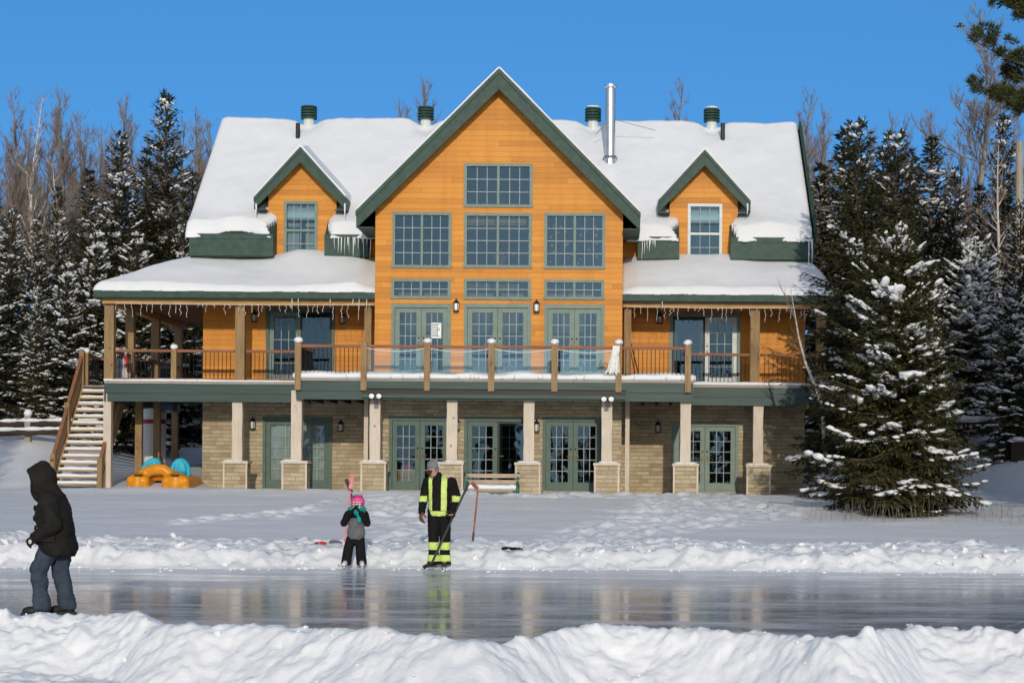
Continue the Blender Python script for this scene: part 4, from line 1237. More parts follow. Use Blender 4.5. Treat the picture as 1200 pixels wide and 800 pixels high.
# furniture of the place --------------------------------------------------------
def string_light(name, label, x0, x1, y, z, seed):
    r = random.Random(seed); m = MB(); pts = []
    x = x0
    m.tube([(x0, y, z), ((x0 + x1) / 2, y, z - .02), (x1, y, z)], .008, 5, 'lamp_white')
    while x < x1:
        L = r.choice([.1, .2, .28, .36]) * r.uniform(.8, 1.25); px = x; q = [(x, y, z)]
        for k in range(1, 5): q.append((x + r.uniform(-.03, .03), y + r.uniform(-.02, .02), z - L * k / 4))
        m.tube(q, .0045, 4, 'lamp_white')
        for k in range(1, 5):
            if r.random() < .5: m.blob(q[k], (.012, .012, .016), 'lamp_white', k, 5, 3)
        x += r.uniform(.10, .32)
    return tag(m.build(name), label, 'string light', 'icicle light strings under the porch beams')
string_light('string_light', 'string of icicle lights hanging along the left porch beam', PX(137, D_PORCH), GX0 - .1, D_PORCH - .18, ZB + .01, 1)
string_light('string_light', 'string of icicle lights hanging along the right porch beam', GX1 + .15, PX(955, D_PORCH), D_PORCH - .18, ZB + .01, 2)
m = MB(); rr = random.Random(3); x = PX(721, yc, 420); 
for i in range(46):
    a = rr.uniform(-.05, .12); b = rr.uniform(-.28, .12); z1 = Z2 + .95; q = []
    for k in range(6):
        t = k / 5; q.append((x + a * (1 - t) + b * t + rr.uniform(-.02, .02), yc - .14 - rr.uniform(0, .05) * (1 + t), z1 - t * rr.uniform(.68, .82)))
    m.tube(q, .011, 4, 'lamp_white')
tag(m.build('string_light'), 'tangled bundle of white lights draped over the right glass rail post', 'string light')
m = MB()
for i in range(1, 5):
    n_ = 14; a, b = cx[i], cx[i + 1]
    m.tube([(a + (b - a) * k / n_, yc - .10, Z2 + .86 - .10 * math.sin(math.pi * k / n_) - .01 * rr.random()) for k in range(n_ + 1)], .009, 5, 'lamp_white')
tag(m.build('string_light'), 'thin string of lights sagging below the glass balustrade handrail', 'string light')
# ------------------------------------------------------------------ trees
class Spray:
    """many small needle sprays: pointed four-cornered leaves"""
    def __init__(s): s.p = []; s.d = []; s.n = []; s.l = []; s.w = []
    def add(s, p, d, n, l, w): s.p.append(p); s.d.append(d); s.n.append(n); s.l.append(l); s.w.append(w)
    def mesh(s, name, mat, parent):
        p = np.array(s.p); d = np.array(s.d); n = np.array(s.n); l = np.array(s.l)[:, None]; w = np.array(s.w)[:, None]
        d = d / (np.linalg.norm(d, axis=1, keepdims=True) + 1e-9)
        sd_ = np.cross(d, n); sd_ = sd_ / (np.linalg.norm(sd_, axis=1, keepdims=True) + 1e-9)
        V = np.stack([p, p + d * l * .45 + sd_ * w * .5, p + d * l, p + d * l * .45 - sd_ * w * .5], 1).reshape(-1, 3)
        F = np.arange(len(V)).reshape(-1, 4)
        return np_mesh(name, V, F, [mat], parent, smooth=False)

def spruce(h, r, seed, label, cat='spruce', fine=1.0, expo=.72, snow=.3, mat='spruce_needles', name='spruce_tree', low=.04, skew=0, size=1., dens=1.0):
    rn = random.Random(seed); T = thing(name, label, cat, (0, 0, 0), local=True)
    m = MB(); k = 7
    m.tube([(.05 * math.sin(i * 1.3 + seed) * h / 10 * (1 - i / k), .04 * math.cos(i + seed) * (1 - i / k), h * i / k - (.3 if i == 0 else 0)) for i in range(k + 1)],
           [h * .0135 * (1 - i / k) + .012 for i in range(k + 1)], 7, 'spruce_bark')
    sp = Spray(); sn = MB(); z = h * low; lv = 0
    while z < h * .985:
        t = 1 - z / h; lv += 1
        R0 = r * (t ** expo) * (.86 + .28 * rn.random())
        nb = int((4 + 4 * min(1, t * 2.5)) * dens + rn.random())
        a0 = rn.random() * 6.28
        el0 = .75 * (1 - t) ** 1.5 - .42 * t + .04
        for b in range(nb):
            az_ = a0 + 6.283 * b / nb + rn.uniform(-.35, .35)
            L = R0 * rn.uniform(.62, 1.12) * (1 + skew * math.cos(az_))
            if rn.random() < .07: L *= 1.22
            if rn.random() < .06: continue
            el = el0 + rn.uniform(-.16, .16); cv = rn.uniform(.05, .26) * (1 if t > .25 else .4)
            dx, dy = math.cos(az_), math.sin(az_)
            zb = z + rn.uniform(-.12, .12) * min(1., h / 8)
            def pt(s): return np.array((dx * L * s, dy * L * s, zb + L * (math.tan(el) * s + cv * s * s)))
            if t > .06: m.tube([pt(0), pt(.5), pt(.92)], [.016 + .012 * L, .010 + .005 * L, .004], 3, 'spruce_bark', cap=False)
            step = .15 * size / fine
            ns = max(2, int(L / step))
            snowy = rn.random()
            for i in range(1, ns + 1):
                s = i / ns; q = pt(s); fw = (pt(min(1, s + .05)) - pt(s - .05)); fw /= np.linalg.norm(fw)
                if s > .12:
                    sp.add(q - fw * .05, fw + np.array((rn.uniform(-.25, .25), rn.uniform(-.25, .25), rn.uniform(-.25, .15))), (rn.uniform(-.6, .6), rn.uniform(-.6, .6), 1), .30 * size / fine ** .5, .10 * size / fine ** .5)
                side = np.array((-fw[1], fw[0], 0)); side /= np.linalg.norm(side) + 1e-9
                lt = (.36 * L * (1 - s) ** .8 * min(1, s * 3 + .2) + .13 * size) * rn.uniform(.7, 1.2)
                for sg in (-1, 1):
                    td = fw * .62 + side * sg * .85 + np.array((0, 0, -rn.uniform(.05, .45)))
                    td /= np.linalg.norm(td); kk = max(1, int(lt / (.15 * size / fine)))
                    for j in range(kk):
                        u = (j + rn.random() * .4) / kk * lt
                        pp = q + td * u + np.array((0, 0, -.25 * u * u))
                        jd = td + np.array((rn.uniform(-.45, .45), rn.uniform(-.45, .45), rn.uniform(-.5, .22)))
                        sp.add(pp, jd, (rn.uniform(-.8, .8), rn.uniform(-.8, .8), 1), rn.uniform(.16, .30) * size / fine ** .5, rn.uniform(.065, .11) * size / fine ** .5)
            # snow lying on the outer half of the branch
            if snowy < snow * (.45 + .75 * min(1, t * 1.6)):
                hv = 1.25 if snow > .8 else 1.2 if snow > .5 else 1.0
                for j in range(rn.randint(1, 3) if snow < .8 else rn.randint(2, 4)):
                    s = rn.uniform(.45, 1.0) if snow < .8 else rn.uniform(.3, 1.0)
                    w0 = (.05 + .055 * min(1.6, L) * rn.random()) * hv * (.75 + .25 * size)
                    for c_ in range(rn.randint(4, 8)):
                        s2 = min(1.03, s + rn.gauss(0, .09)); q = pt(s2); wd = w0 * rn.uniform(.5, 1.25)
                        rot = Matrix.Rotation(az_ + rn.uniform(-.6, .6), 3, 'Z') @ Matrix.Rotation(-el - cv * s2 * 1.5, 3, 'Y')
                        lat = rn.gauss(0, .13 * L * (1.1 - s2) + .09)
                        sn.blob((q[0] - dy * lat, q[1] + dx * lat, q[2] + .03 - abs(lat) * .25), (wd * rn.uniform(.8, 1.45), wd * rn.uniform(.7, 1.2), wd * rn.uniform(.25, .45)), 'tree_snow', rn.random(), 7, 4, rot, .3)
        z += (.30 if h > 5 else .22) * (.55 + .6 * t) * rn.uniform(.85, 1.15) / (fine ** .35)
    sp.add(np.array((0, 0, h * .96)), np.array((0, 0, 1.)), (1, 0, 0), h * .05, .07)
    m.build('trunk', T); sp.mesh('crown', mat, T)
    if sn.v: sn.build('snow_load', T, smooth=True)
    return T

def bare(h, seed, label, bark='twig_bark', name='bare_tree', cat='bare tree', spread=.34, first=.35, r0=None, twigs=1., lean=0, up=.75, nprim=22):
    rn = random.Random(seed); T = thing(name, label, cat, local=True)
    r0 = r0 or h * .011 + .02
    tr = MB(); cr = MB(); k = 9
    ph = rn.random() * 6
    spine = [Vector((math.sin(i * .8 + ph) * .02 * h * (i / k) + lean * h * (i / k) ** 1.4, math.cos(i * .7 + ph) * .015 * h * i / k, h * i / k - (.3 if i == 0 else 0))) for i in range(k + 1)]
    tr.tube(spine, [r0 * (1 - .93 * i / k) + .005 for i in range(k + 1)], 6, bark)
    def along(t):
        f = t * k; i = min(int(f), k - 1); return spine[i].lerp(spine[i + 1], f - i)
    def branch(p, d, L, r, lev):
        pts = [p]; q = p.copy(); dd = d.copy(); n = 4 if lev < 2 else 3
        for i in range(n):
            dd = (dd + Vector((rn.uniform(-.22, .22), rn.uniform(-.22, .22), .16 if lev < 2 else .05))).normalized()
            q = q + dd * (L / n); pts.append(q.copy())
        cr.tube(pts, [max(.0035, r * (1 - .8 * i / n)) for i in range(n + 1)], 4 if lev == 0 else 3, bark if lev == 0 else 'twig_bark', cap=False)
        if lev >= 2 or L < .3: return
        nb = int((7 if lev == 0 else 5) * twigs * min(1.4, .5 + L / 2.))
        for i in range(nb):
            t = rn.uniform(.2, 1); f = t * n; j = min(int(f), n - 1); pp = pts[j].lerp(pts[j + 1], f - j)
            ax = (pts[j + 1] - pts[j]).normalized(); nd = (ax + ax.orthogonal().normalized() * 0 + Vector((rn.uniform(-1, 1), rn.uniform(-1, 1), rn.uniform(-.4, .8))).normalized() * .85).normalized()
            branch(pp, nd, L * rn.uniform(.28, .55) * (1.15 - .5 * t), r * .42, lev + 1)
    for i in range(nprim):
        t = first + (1 - first) * (i + rn.random()) / nprim
        a = rn.random() * 6.28; L = h * spread * (1.08 - t) * rn.uniform(.55, 1.15) + .35
        d = Vector((math.cos(a), math.sin(a), up + rn.uniform(-.25, .5))).normalized()
        branch(along(min(t, .985)), d, L, r0 * .42 * (1.12 - t) + .006, 0)
    tr.build('trunk', T, smooth=True); cr.build('crown', T)
    return T

def place(T, px, topy, D, h, **kw):
    """stand tree T (height h) on the ground where its tip shows at pixel (px, topy)"""
    x = PX(px, D, topy); g = zg(x, D); Z = PZ(topy, D, px); s = (Z - g) / h
    T.location = (x, D, g - .05); T.scale = (s * kw.get('w', 1), s * kw.get('w', 1), s); T.rotation_euler = (0, 0, kw.get('rz', 0))
    if kw.get('label'): T['label'] = kw['label']
    if kw.get('group'): T['group'] = kw['group']
    return T

def copy(T): return dup(T, T.location)

GL, GRr, GB = 'trees in the woods left of the lodge', 'trees in the woods right of the lodge', 'bare trees behind the lodge'
sA = spruce(12, 2.35, 21, 'tallest dark spruce left of the lodge, standing close to its snowy roof', snow=.22, expo=.8, size=.95, fine=1.25)
sB = spruce(11, 2.3, 22, 'pointed spruce with snow on its lower boughs, left of the tallest dark spruce', snow=.36, expo=.85, size=.95, fine=1.25)
sC = spruce(8, 2.0, 23, 'low spruce thickly loaded with snow beside the left porch roof', snow=.62, expo=.75, size=.95, fine=1.25)
sD = spruce(10, 1.5, 24, 'narrow dark spruce with thin top', snow=.28, expo=.8, size=.95, fine=1.25)
sE = spruce(9, 1.9, 25, 'snowy spruce near the left edge', snow=.5, expo=.7, size=.95, fine=1.25)
place(sA, 195, 103, 71, 12); place(sB, 142, 150, 69, 11)
place(sC, 112, 262, 65.5, 8); place(sD, 68, 216, 74, 10); place(sE, 14, 245, 69, 9)
sA['group'] = sB['group'] = sC['group'] = sD['group'] = sE['group'] = GL
sD['label'] = 'narrow dark spruce below the pale birch at far left'
sE['label'] = 'snow covered spruce standing at the left edge of the picture'
left = [(sD, 105, 196, 70, 'narrow spruce with snow flecks left of the pointed spruce', 1.2), (sC, 160, 268, 66, 'broad spruce heavy with snow just in front of the tallest dark spruce', 1.05),
        (sB, 44, 250, 67, 'dark spruce with white boughs right of the leftmost snowy spruce', 1.0), (sD, 172, 172, 75, 'slim dark spruce squeezed between the two tall left spruces', 1.1),
        (sA, 226, 196, 77, 'dark spruce half hidden by the left end of the lodge roof', 1.0), (sC, 78, 300, 64.5, 'small white laden spruce above the log rail fence', 1.0),
        (sE, 212, 262, 70, 'snow flecked spruce showing just above the left porch roof', .9), (sE, 45, 335, 63.5, 'short snowy spruce behind the snow capped fence post', .9), (sC, -12, 300, 66, 'wide snowy spruce cut off by the left edge', 1.2)]
for i, (src, px, ty, D, lab, w) in enumerate(left): place(copy(src), px, ty, D, {sA: 12, sB: 11, sC: 8, sD: 10, sE: 9}[src], label=lab, group=GL, rz=1.1 * i + .7, w=w)

# right side
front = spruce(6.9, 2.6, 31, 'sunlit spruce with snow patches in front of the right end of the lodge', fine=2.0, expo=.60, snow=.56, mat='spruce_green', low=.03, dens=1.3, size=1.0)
p = P(1049, 600, 46); front.location = (p.x, 46, zg(p.x, 46) - .12); front.scale = (.88, .88, 1.0)
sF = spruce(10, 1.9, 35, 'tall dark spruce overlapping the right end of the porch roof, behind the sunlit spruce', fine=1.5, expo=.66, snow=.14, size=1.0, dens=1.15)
place(sF, 1004, 139, 51.2, 10); sF['group'] = GRr
blue = spruce(7.5, 2.5, 33, 'blue shaded spruce buried in thick snow at the right edge', snow=2.4, expo=.55, size=1.2)
place(blue, 1140, 285, 66, 7.5, w=1.0); blue['group'] = GRr
right = [(sF, 1050, 152, 55.5, 'tall dark spruce rising directly above the sunlit spruce', 1.0), (sD, 990, 150, 64, 'slender spruce right beside the lodge roof edge', 1.3), (sF, 1022, 205, 58, 'lower dark spruce tip between the two tall dark spruces', .9),
         (sD, 1092, 157, 68, 'narrow pointed spruce left of the tall leafless aspen', 1.35), (sD, 1073, 180, 72, 'thin spruce tip between two taller right hand spruces', 1.0), (sB, 1120, 190, 67, 'spruce at the foot of the tall leafless aspen', .95),
         (sA, 1176, 128, 68, 'ragged tall spruce behind the pale pole', .9), (sE, 1196, 236, 62, 'snow covered spruce behind the pale pole at the right edge', 1.0), (sD, 962, 190, 72, 'dark spruce top touching the right roof rake', 1.3),
         (sE, 1092, 300, 60, 'snowy spruce tucked behind the sunlit spruce', .8), (sC, 1190, 330, 60.5, 'low white spruce beneath the pale pole', 1.0), (sA, 1035, 168, 70, 'dark spruce filling the gap behind the tall right pair', 1.0), (sD, 1148, 215, 70, 'narrow spruce in front of the aspen trunk', 1.2)]
for i, (src, px, ty, D, lab, w) in enumerate(right): place(copy(src), px, ty, D, {sA: 12, sB: 11, sC: 8, sD: 10, sE: 9, sF: 10}[src], label=lab, group=GRr, rz=1.7 * i + .3, w=w)
# deeper rows that close the woods
rb = random.Random(77)
for i in range(26):
    px = rb.uniform(-60, 250) if i < 13 else rb.uniform(950, 1260)
    D = rb.uniform(80, 100); ty = rb.uniform(225, 300)
    src = rb.choice([sA, sB, sD])
    place(copy(src), px, ty, D, {sA: 12, sB: 11, sD: 10}[src], label='dark spruce in the dense back rows of the left woods' if i < 13 else 'dark spruce in the dense back rows of the right woods', group='back row spruces on the left' if i < 13 else 'back row spruces on the right', rz=rb.uniform(0, 6), w=1.15)
for i in range(22):
    L_ = i < 11; px = -60 - 42 * i + rb.uniform(-12, 12) if L_ else 1255 + 42 * (i - 11) + rb.uniform(-12, 12)
    src = rb.choice([sA, sB, sC, sE]); place(copy(src), px, rb.uniform(190, 300), rb.uniform(68, 92), {sA: 12, sB: 11, sC: 8, sE: 9}[src], label='dark spruce in the dense back rows of the left woods' if L_ else 'dark spruce in the dense back rows of the right woods', group='back row spruces on the left' if L_ else 'back row spruces on the right', rz=rb.uniform(0, 6), w=1.1)
# spruces just outside the picture whose shade falls into it
for i, (x, D, h, src) in enumerate([(-19.6, 38, 13.5, sA), (-17.9, 27, 12.0, sB), (-22.5, 47, 11, sA), (-20.8, 43, 12, sB), (13.9, 45, 13.5, sA), (15.6, 51, 12.5, sB), (12.6, 39, 11, sA), (17.5, 42, 12, sB), (-16.6, 31, 10.5, sA), (-22.5, 37, 13.5, sB)]):
    T = copy(src); hh = {sA: 12, sB: 11}[src]; s = h / hh
    T.location = (x, D, zg(x, D) - .05); T.scale = (s * 1.25, s * 1.25, s); T.rotation_euler = (0, 0, i)
    T['label'] = 'spruce on the near shore outside the picture, shading the left woods' if x < 0 else 'spruce on the near shore outside the picture, shading the right woods'; T['group'] = 'shore spruces on the left' if x < 0 else 'shore spruces on the right'

bA = bare(14, 41, 'a', spread=.22, first=.28, up=1.2, nprim=44, twigs=2.0); bB = bare(13, 42, 'b', spread=.27, first=.32, up=1.0, nprim=38, twigs=2.0)
bC = bare(13, 43, 'pale birch with a bright trunk above the narrow dark spruce at left', bark='birch_bark', spread=.22, first=.35, up=1.1, nprim=30, twigs=1.7)
bD = bare(15, 44, 'tall leafless aspen with a forked crown standing above the right spruces', bark='grey_bark', spread=.30, first=.60, up=.6, nprim=34, r0=.17, twigs=1.9, lean=.0)
place(bD, 1150, 18, 76, 15, w=1.35); place(bC, 42, 112, 79, 13)
HB = {bA: 14, bB: 13, bC: 13}
first_used = set()
bl = [(bA, 14, 106, 83, 'thin leafless tree at the far left edge of the sky', GL), (bB, 72, 110, 80, 'leafless tree left of the pointed spruce, right of the pale birch', GL), (bA, 100, 148, 85, 'low leafless tree just left of the pointed spruce', GL),
      (bC, 68, 190, 76, 'small pale birch in front of the dark left spruces', GL), (bB, 142, 113, 88, 'leafless tree rising behind the pointed spruce', GL), (bA, 232, 132, 86, 'leafless tree between the tallest dark spruce and the roof', GL), (bB, 252, 142, 90, 'faint leafless tree behind the left roof edge', GL),
      (bB, 505, 97, 96, 'rounded leafless treetop behind the ridge, left of the tall gable', GB), (bB, 470, 124, 98, 'faint twigs of a treetop behind the ridge left of the second vent', GB), (bA, 797, 96, 95, 'leafless treetop behind the ridge, left of the rightmost vent', GB),
      (bA, 950, 108, 84, 'thin leafless tree just right of the roof end', GRr), (bA, 968, 128, 88, 'second thin leafless tree right of the roof end', GRr), (bA, 1062, 140, 86, 'thin leafless tree behind the tall spruce beyond the big sunlit one', GRr),
      (bB, 1098, 132, 90, 'leafless tree left of the tall aspen', GRr), (bA, 1122, 150, 86, 'thin leafless stem close to the tall aspen', GRr), (bC, 1172, 168, 67, 'slim pale sapling just left of the pale pole', GRr), (bA, 885, 180, 92, 'leafless tree hidden behind the right roof', GB), (bA, -5, 140, 86, 'leafless tree cut by the left edge', GL), (bB, 30, 150, 90, 'leafless tree behind the pale birch', GL), (bB, 120, 150, 92, 'leafless tree in the back row behind the pointed spruce', GL), (bA, 186, 128, 93, 'leafless tree behind the tallest dark spruce', GL)]
for i, (src, px, ty, D, lab, g) in enumerate(bl):
    T = src if src is not bC and src not in first_used else copy(src)
    first_used.add(src); T['category'] = 'bare tree'
    place(T, px, ty, D, HB[src], label=lab, group=g, rz=.9 * i, w=1.0)
for i in range(22):
    L_ = i < 12; px = (-20 + 24 * i + rb.uniform(-9, 9)) if L_ else (940 + 27 * (i - 12) + rb.uniform(-9, 9))
    src = [bA, bB][i % 2]; place(copy(src), px, rb.uniform(118, 205) if L_ else rb.uniform(128, 200), rb.uniform(92, 106), HB[src], label='fine leafless tree in the hazy back row of the left woods' if L_ else 'fine leafless tree in the hazy back row of the right woods', group='back row leafless trees on the left' if L_ else 'back row leafless trees on the right', rz=i)
# small crooked birch by the house corner
T = thing('birch_sapling', 'small crooked birch leaning toward the right end of the lodge', 'birch', (PX(968, 51, 560), 51, zg(PX(968, 51), 51)))
m = MB(); c = MB(); pts = [P(972, 566, 51.3), P(966, 510, 51.2), P(965, 480, 51.1), P(957, 455, 51), P(944, 425, 51), P(936, 395, 50.9), P(931, 365, 50.9), P(926, 335, 50.8)]
m.tube(pts, [.07, .065, .06, .05, .038, .026, .016, .006], 7, 'birch_bark'); rr = random.Random(9)
for i in range(16):
    t = rr.uniform(2, 6.9); j = int(t); p = pts[j].lerp(pts[j + 1], t - j); q = [p]; d = Vector((rr.uniform(-1, .5), rr.uniform(-.6, .6), rr.uniform(.3, 1.2))).normalized(); L = rr.uniform(.4, 1.1)
    for k in range(4): d = (d + Vector((rr.uniform(-.3, .3), rr.uniform(-.2, .2), .15))).normalized(); q.append(q[-1] + d * L / 4)
    c.tube(q, [.012, .009, .006, .004, .003], 4, 'twig_bark')
    for k in range(3):
        p2 = q[rr.randint(1, 3)]; d2 = (d + Vector((rr.uniform(-1, 1), rr.uniform(-.5, .5), rr.uniform(-.2, .6)))).normalized(); c.tube([p2, p2 + d2 * rr.uniform(.15, .45)], [.005, .0025], 3, 'twig_bark')
m.build('trunk', T, smooth=True); c.build('crown', T)

# pine reaching in from the right
pine = thing('pine_tree', 'tall pine at the right edge reaching tufted boughs over the sky', 'pine', local=True)
xp, Dp = PX(1236, 50, 200), 50.0
m = MB(); sp = Spray(); rr = random.Random(13)
H = 13.6; gz = zg(xp, Dp)
m.tube([(0, 0, -.3), (.05, 0, 3), (-.05, .05, 7), (.05, 0, 11), (0, 0, H)], [.26, .22, .17, .10, .03], 9, 'spruce_bark')
def tuft(p, d, s=1.):
    for i in range(34):
        v = np.array((rr.gauss(0, 1), rr.gauss(0, 1), rr.gauss(0, 1))); v /= np.linalg.norm(v); v = v + np.array(d) * .8
        sp.add(np.array(p) + v * .02, v, (rr.gauss(0, 1), rr.gauss(0, 1), rr.gauss(0, 1)), .19 * s * rr.uniform(.7, 1.1), .022 * s)
def pbough(z, az_, L, el):
    d = Vector((math.cos(az_), math.sin(az_), el)).normalized(); pts = [Vector((0, 0, z))]
    for i in range(6):
        d = (d + Vector((rr.uniform(-.15, .15), rr.uniform(-.15, .15), .05))).normalized(); pts.append(pts[-1] + d * L / 6)
    m.tube(pts, [.05 - .006 * i for i in range(7)], 5, 'spruce_bark', cap=False)
    for i in range(2, 7):
        for k in range(3 if i < 6 else 4):
            dd = (d + Vector((rr.uniform(-1, 1), rr.uniform(-1, 1), rr.uniform(-.1, .8)))).normalized(); l = rr.uniform(.15, .5)
            e = pts[i] + dd * l; m.tube([pts[i], e], [.014, .007], 4, 'spruce_bark', cap=False)
            for _ in range(3): tuft(e + Vector((rr.uniform(-.12, .12), rr.uniform(-.12, .12), rr.uniform(-.06, .14))), dd, 1.15)
for py, az_, L in ((70, 3.2, 1.9), (118, 3.0, 1.75), (22, 3.3, 1.3), (132, 3.4, 1.3), (5, 3.0, 1.5), (85, 2.5, 1.2)):
    pbough(PZ(py, Dp, 1200) - gz - .35, az_, L, .2)
for i in range(22): pbough(rr.uniform(6.5, H - .3), rr.uniform(-1.9, 1.9), rr.uniform(.8, 2.2), rr.uniform(-.05, .5))
m.build('trunk', pine); sp.mesh('crown', 'pine_needles', pine)
pine.location = (xp, Dp, gz)

# pale pole, log fence, things half lost in the snow -----------------------------------
PD = 66.5; x = PX(1194, PD, 300); m = MB(); g = zg(x, PD); zt = PZ(166, PD, 1194)
mat_wood('pole_wood', (.36, .31, .24))
m.tube([(x, PD, g - .3), (x + .02, PD, g + 4), (x - .01, PD, zt)], [.16, .145, .125], 10, 'pole_wood'); m.tube([(x - .01, PD, zt), (x - .01, PD, zt + .03)], [.105, .06], 10, 'pole_wood')
tag(m.build('wooden_pole', smooth=False), 'pale bare wooden pole standing at the right edge', 'pole')
F = thing('log_fence', 'low log rail fence with snow capped post left of the stairs', 'fence', (PX(33, 61.5, 505), 61.5, zg(PX(33, 61.5), 61.5)))
D = 61.5; base = PZ(512, D, 33)
for i, px in enumerate((33, -70)):
    x = PX(px, D, 500); m = MB(); zz = PZ(486, D, px); m.box(x - .09, x + .09, D - .09, D + .09, zg(x, D) - .4, zz, 'grey_wood'); o = m.build('fence_post', F)
    m = MB(); m.blob((x, D, zz + .06), (.14, .14, .12), 'snow', i, 10, 6); m.build('snow_cap', o, smooth=True)
for i, (py, e) in enumerate(((497, 112), (507, 100))):
    a = P(-90, py + 1, D - .3 * i); b = P(e, py - 2, D - .3 * i); m = MB(); m.tube([a, a.lerp(b, .5) - Vector((0, 0, .03)), b], [.10, .09, .08], 8, 'dark_brown'); o = m.build('log_rail', F)
    m = MB(); rr = random.Random(i)
    for k in range(26):
        q = a.lerp(b, (k + rr.random()) / 26); m.blob(q + Vector((0, -.02, .10)), (rr.uniform(.15, .4), .11, rr.uniform(.03, .08)), 'snow', k, 8, 5)
    m.build('snow_cap', o, smooth=True)
# picnic table and box at the right edge, in the shade
x, D = PX(1152, 63, 510), 63.0; g = zg(x, D); T = thing('picnic_table', 'dark picnic table topped with snow under the right hand spruces', 'table', (x, D, g), local=True)
m = MB(); m.box(-.8, .8, -.38, .38, .72, .77, 'dark_brown'); m.build('table_top', T)
for sx in (-.6, .6):
    m = MB(); m.beam((sx, -.6, -.1), (sx, .2, .72), .06, .1, 'dark_brown'); m.beam((sx + .07, .6, -.1), (sx + .07, -.2, .72), .06, .1, 'dark_brown'); m.beam((sx, -.7, .40), (sx, .7, .40), .05, .1, 'dark_brown'); m.build('leg', T)
for sy in (-.68, .68): m = MB(); m.box(-.8, .8, sy - .13, sy + .13, .45, .50, 'dark_brown'); m.build('bench_seat', T)
m = MB(); xs = axis((-.8, .8, .06)); ys = axis((-.38, .38, .06)); X, Y = np.meshgrid(xs, ys); d = np.clip(edge_dist(np.ones(X.shape, bool), 4) / 4, 0, 1)
V, Fc = sheet(xs, ys, .773 + (.2 + .05 * fbm(X * 2, Y * 2)) * (.2 + .8 * np.sqrt(1 - (1 - d) ** 2)), np.ones(X.shape, bool), X * 0 + .773); np_mesh('snow_cap', V, Fc, ['snow'], T)
x, D = PX(1193, 60, 500), 60.0; g = zg(x, D); T = thing('wooden_box', 'small dark wooden box with a snowy lid at the right edge', 'box', (x, D, g), local=True)
zt = .55; m = MB(); m.box(-.25, .25, -.22, .22, -.3, zt, 'dark_brown'); m.build('body', T)
m = MB(); m.box(-.29, .29, -.26, .26, zt + .003, zt + .05, 'grey_wood'); o = m.build('lid', T); m = MB(); m.blob((0, 0, zt + .08), (.28, .25, .09), 'snow', 3, 12, 6); m.build('snow_cap', o, smooth=True)

# dry stalks poking through the snow
m = MB(); rr = random.Random(21)
for i in range(150):
    c_ = rr.random()
    if c_ < .55: x, D = PX(rr.gauss(1040, 55), 44.3, 610), rr.uniform(42.6, 44.6)
    elif c_ < .85: x, D = PX(rr.uniform(1120, 1200), 44, 610), rr.uniform(42.5, 46)
    else: x, D = PX(rr.uniform(930, 1010), 43.5, 620), rr.uniform(42.5, 44.5)
    z0_ = zg(x, D); L = rr.uniform(.12, .55); a = rr.uniform(-.25, .25); b = rr.uniform(-.2, .2)
    m.tube([(x, D, z0_ - .05), (x + a * L * .4, D + b * L * .4, z0_ + L * .6), (x + a * L, D + b * L, z0_ + L)], [.004, .0035, .002], 3, 'twig_bark', cap=False)
    if rr.random() < .4: m.tube([(x + a * L * .4, D + b * L * .4, z0_ + L * .6), (x + a * L * .4 + rr.uniform(-.15, .15), D, z0_ + L * rr.uniform(.75, 1.))], [.004, .002], 3, 'twig_bark', cap=False)
o = m.build('dry_stalks'); o['kind'] = 'stuff'; o['label'] = 'dry brown stalks poking through the snow below the big spruce'
# far bird
x = P(1125, 31, 80); T = thing('bird', 'tiny dark bird flying high left of the pine boughs', 'bird', x, local=True)
m = MB(); m.blob((0, 0, 0), (.16, .05, .05), 'black_metal', 1, 8, 6, rough=0); m.blob((.16, 0, .02), (.05, .04, .04), 'black_metal', 2, 8, 5, rough=0); m.add([(-.14, -.03, 0), (-.28, -.07, .01), (-.28, .07, .01), (-.14, .03, 0)], [(0, 1, 2, 3)], 'black_metal'); m.build('body', T, smooth=True)
for sy in (-1, 1):
    m = MB(); m.add([(.08, sy * .03, .02), (-.06, sy * .03, .02), (-.10, sy * .25, .07), (-.06, sy * .45, .03), (.06, sy * .25, .09)], [(0, 1, 2, 3, 4)], 'black_metal'); m.add([(.08, sy * .03, .035), (-.06, sy * .03, .03), (-.10, sy * .25, .08), (-.06, sy * .45, .035), (.06, sy * .25, .10)], [(4, 3, 2, 1, 0)], 'black_metal'); m.build('wing', T)
# ------------------------------------------------------------------ people and small things
def cloth(name, c, rough=.85, vary=.25, scale=9, bump=.35):
    return mat_plain(name, c, rough, vary, scale, bump, .012, .15)
cloth('black_cloth', (.011, .010, .010)); cloth('parka', (.018, .016, .014)); cloth('snow_pants', (.048, .064, .090)); cloth('dark_glove', (.02, .016, .014)); cloth('brown_glove', (.16, .09, .045))
cloth('hi_vis', (.62, .78, .20), .5, .08); cloth('grey_knit', (.20, .20, .21)); cloth('grey_jacket', (.13, .13, .138)); cloth('teal_cloth', (.012, .29, .25)); cloth('pink_shell', (.80, .09, .30), .4, .05, 4, 0)
mat_plain('skin', (.50, .27, .19), .55, .08, 12, .1); mat_plain('beard', (.06, .03, .018), .9, .3, 40, .5); mat_plain('eye_dark', (.01, .008, .008), .2, 0, 5, 0)
mat_plain('boot_leather', (.02, .017, .015), .55, .3, 12, .2); mat_plain('skate_white', (.6, .62, .64), .4, .1, 10, .1); mat_plain('skate_black', (.015, .015, .016), .4, .2, 10, .1)
mat_plain('stick_dark', (.02, .02, .022), .45, .3, 6, 0); mat_plain('stick_red', (.25, .06, .05), .5, .5, 9, 0); mat_plain('stick_pink', (.62, .20, .22), .5, .3, 7, 0); mat_plain('tape_white', (.6, .6, .58), .9, .1, 9, .2)
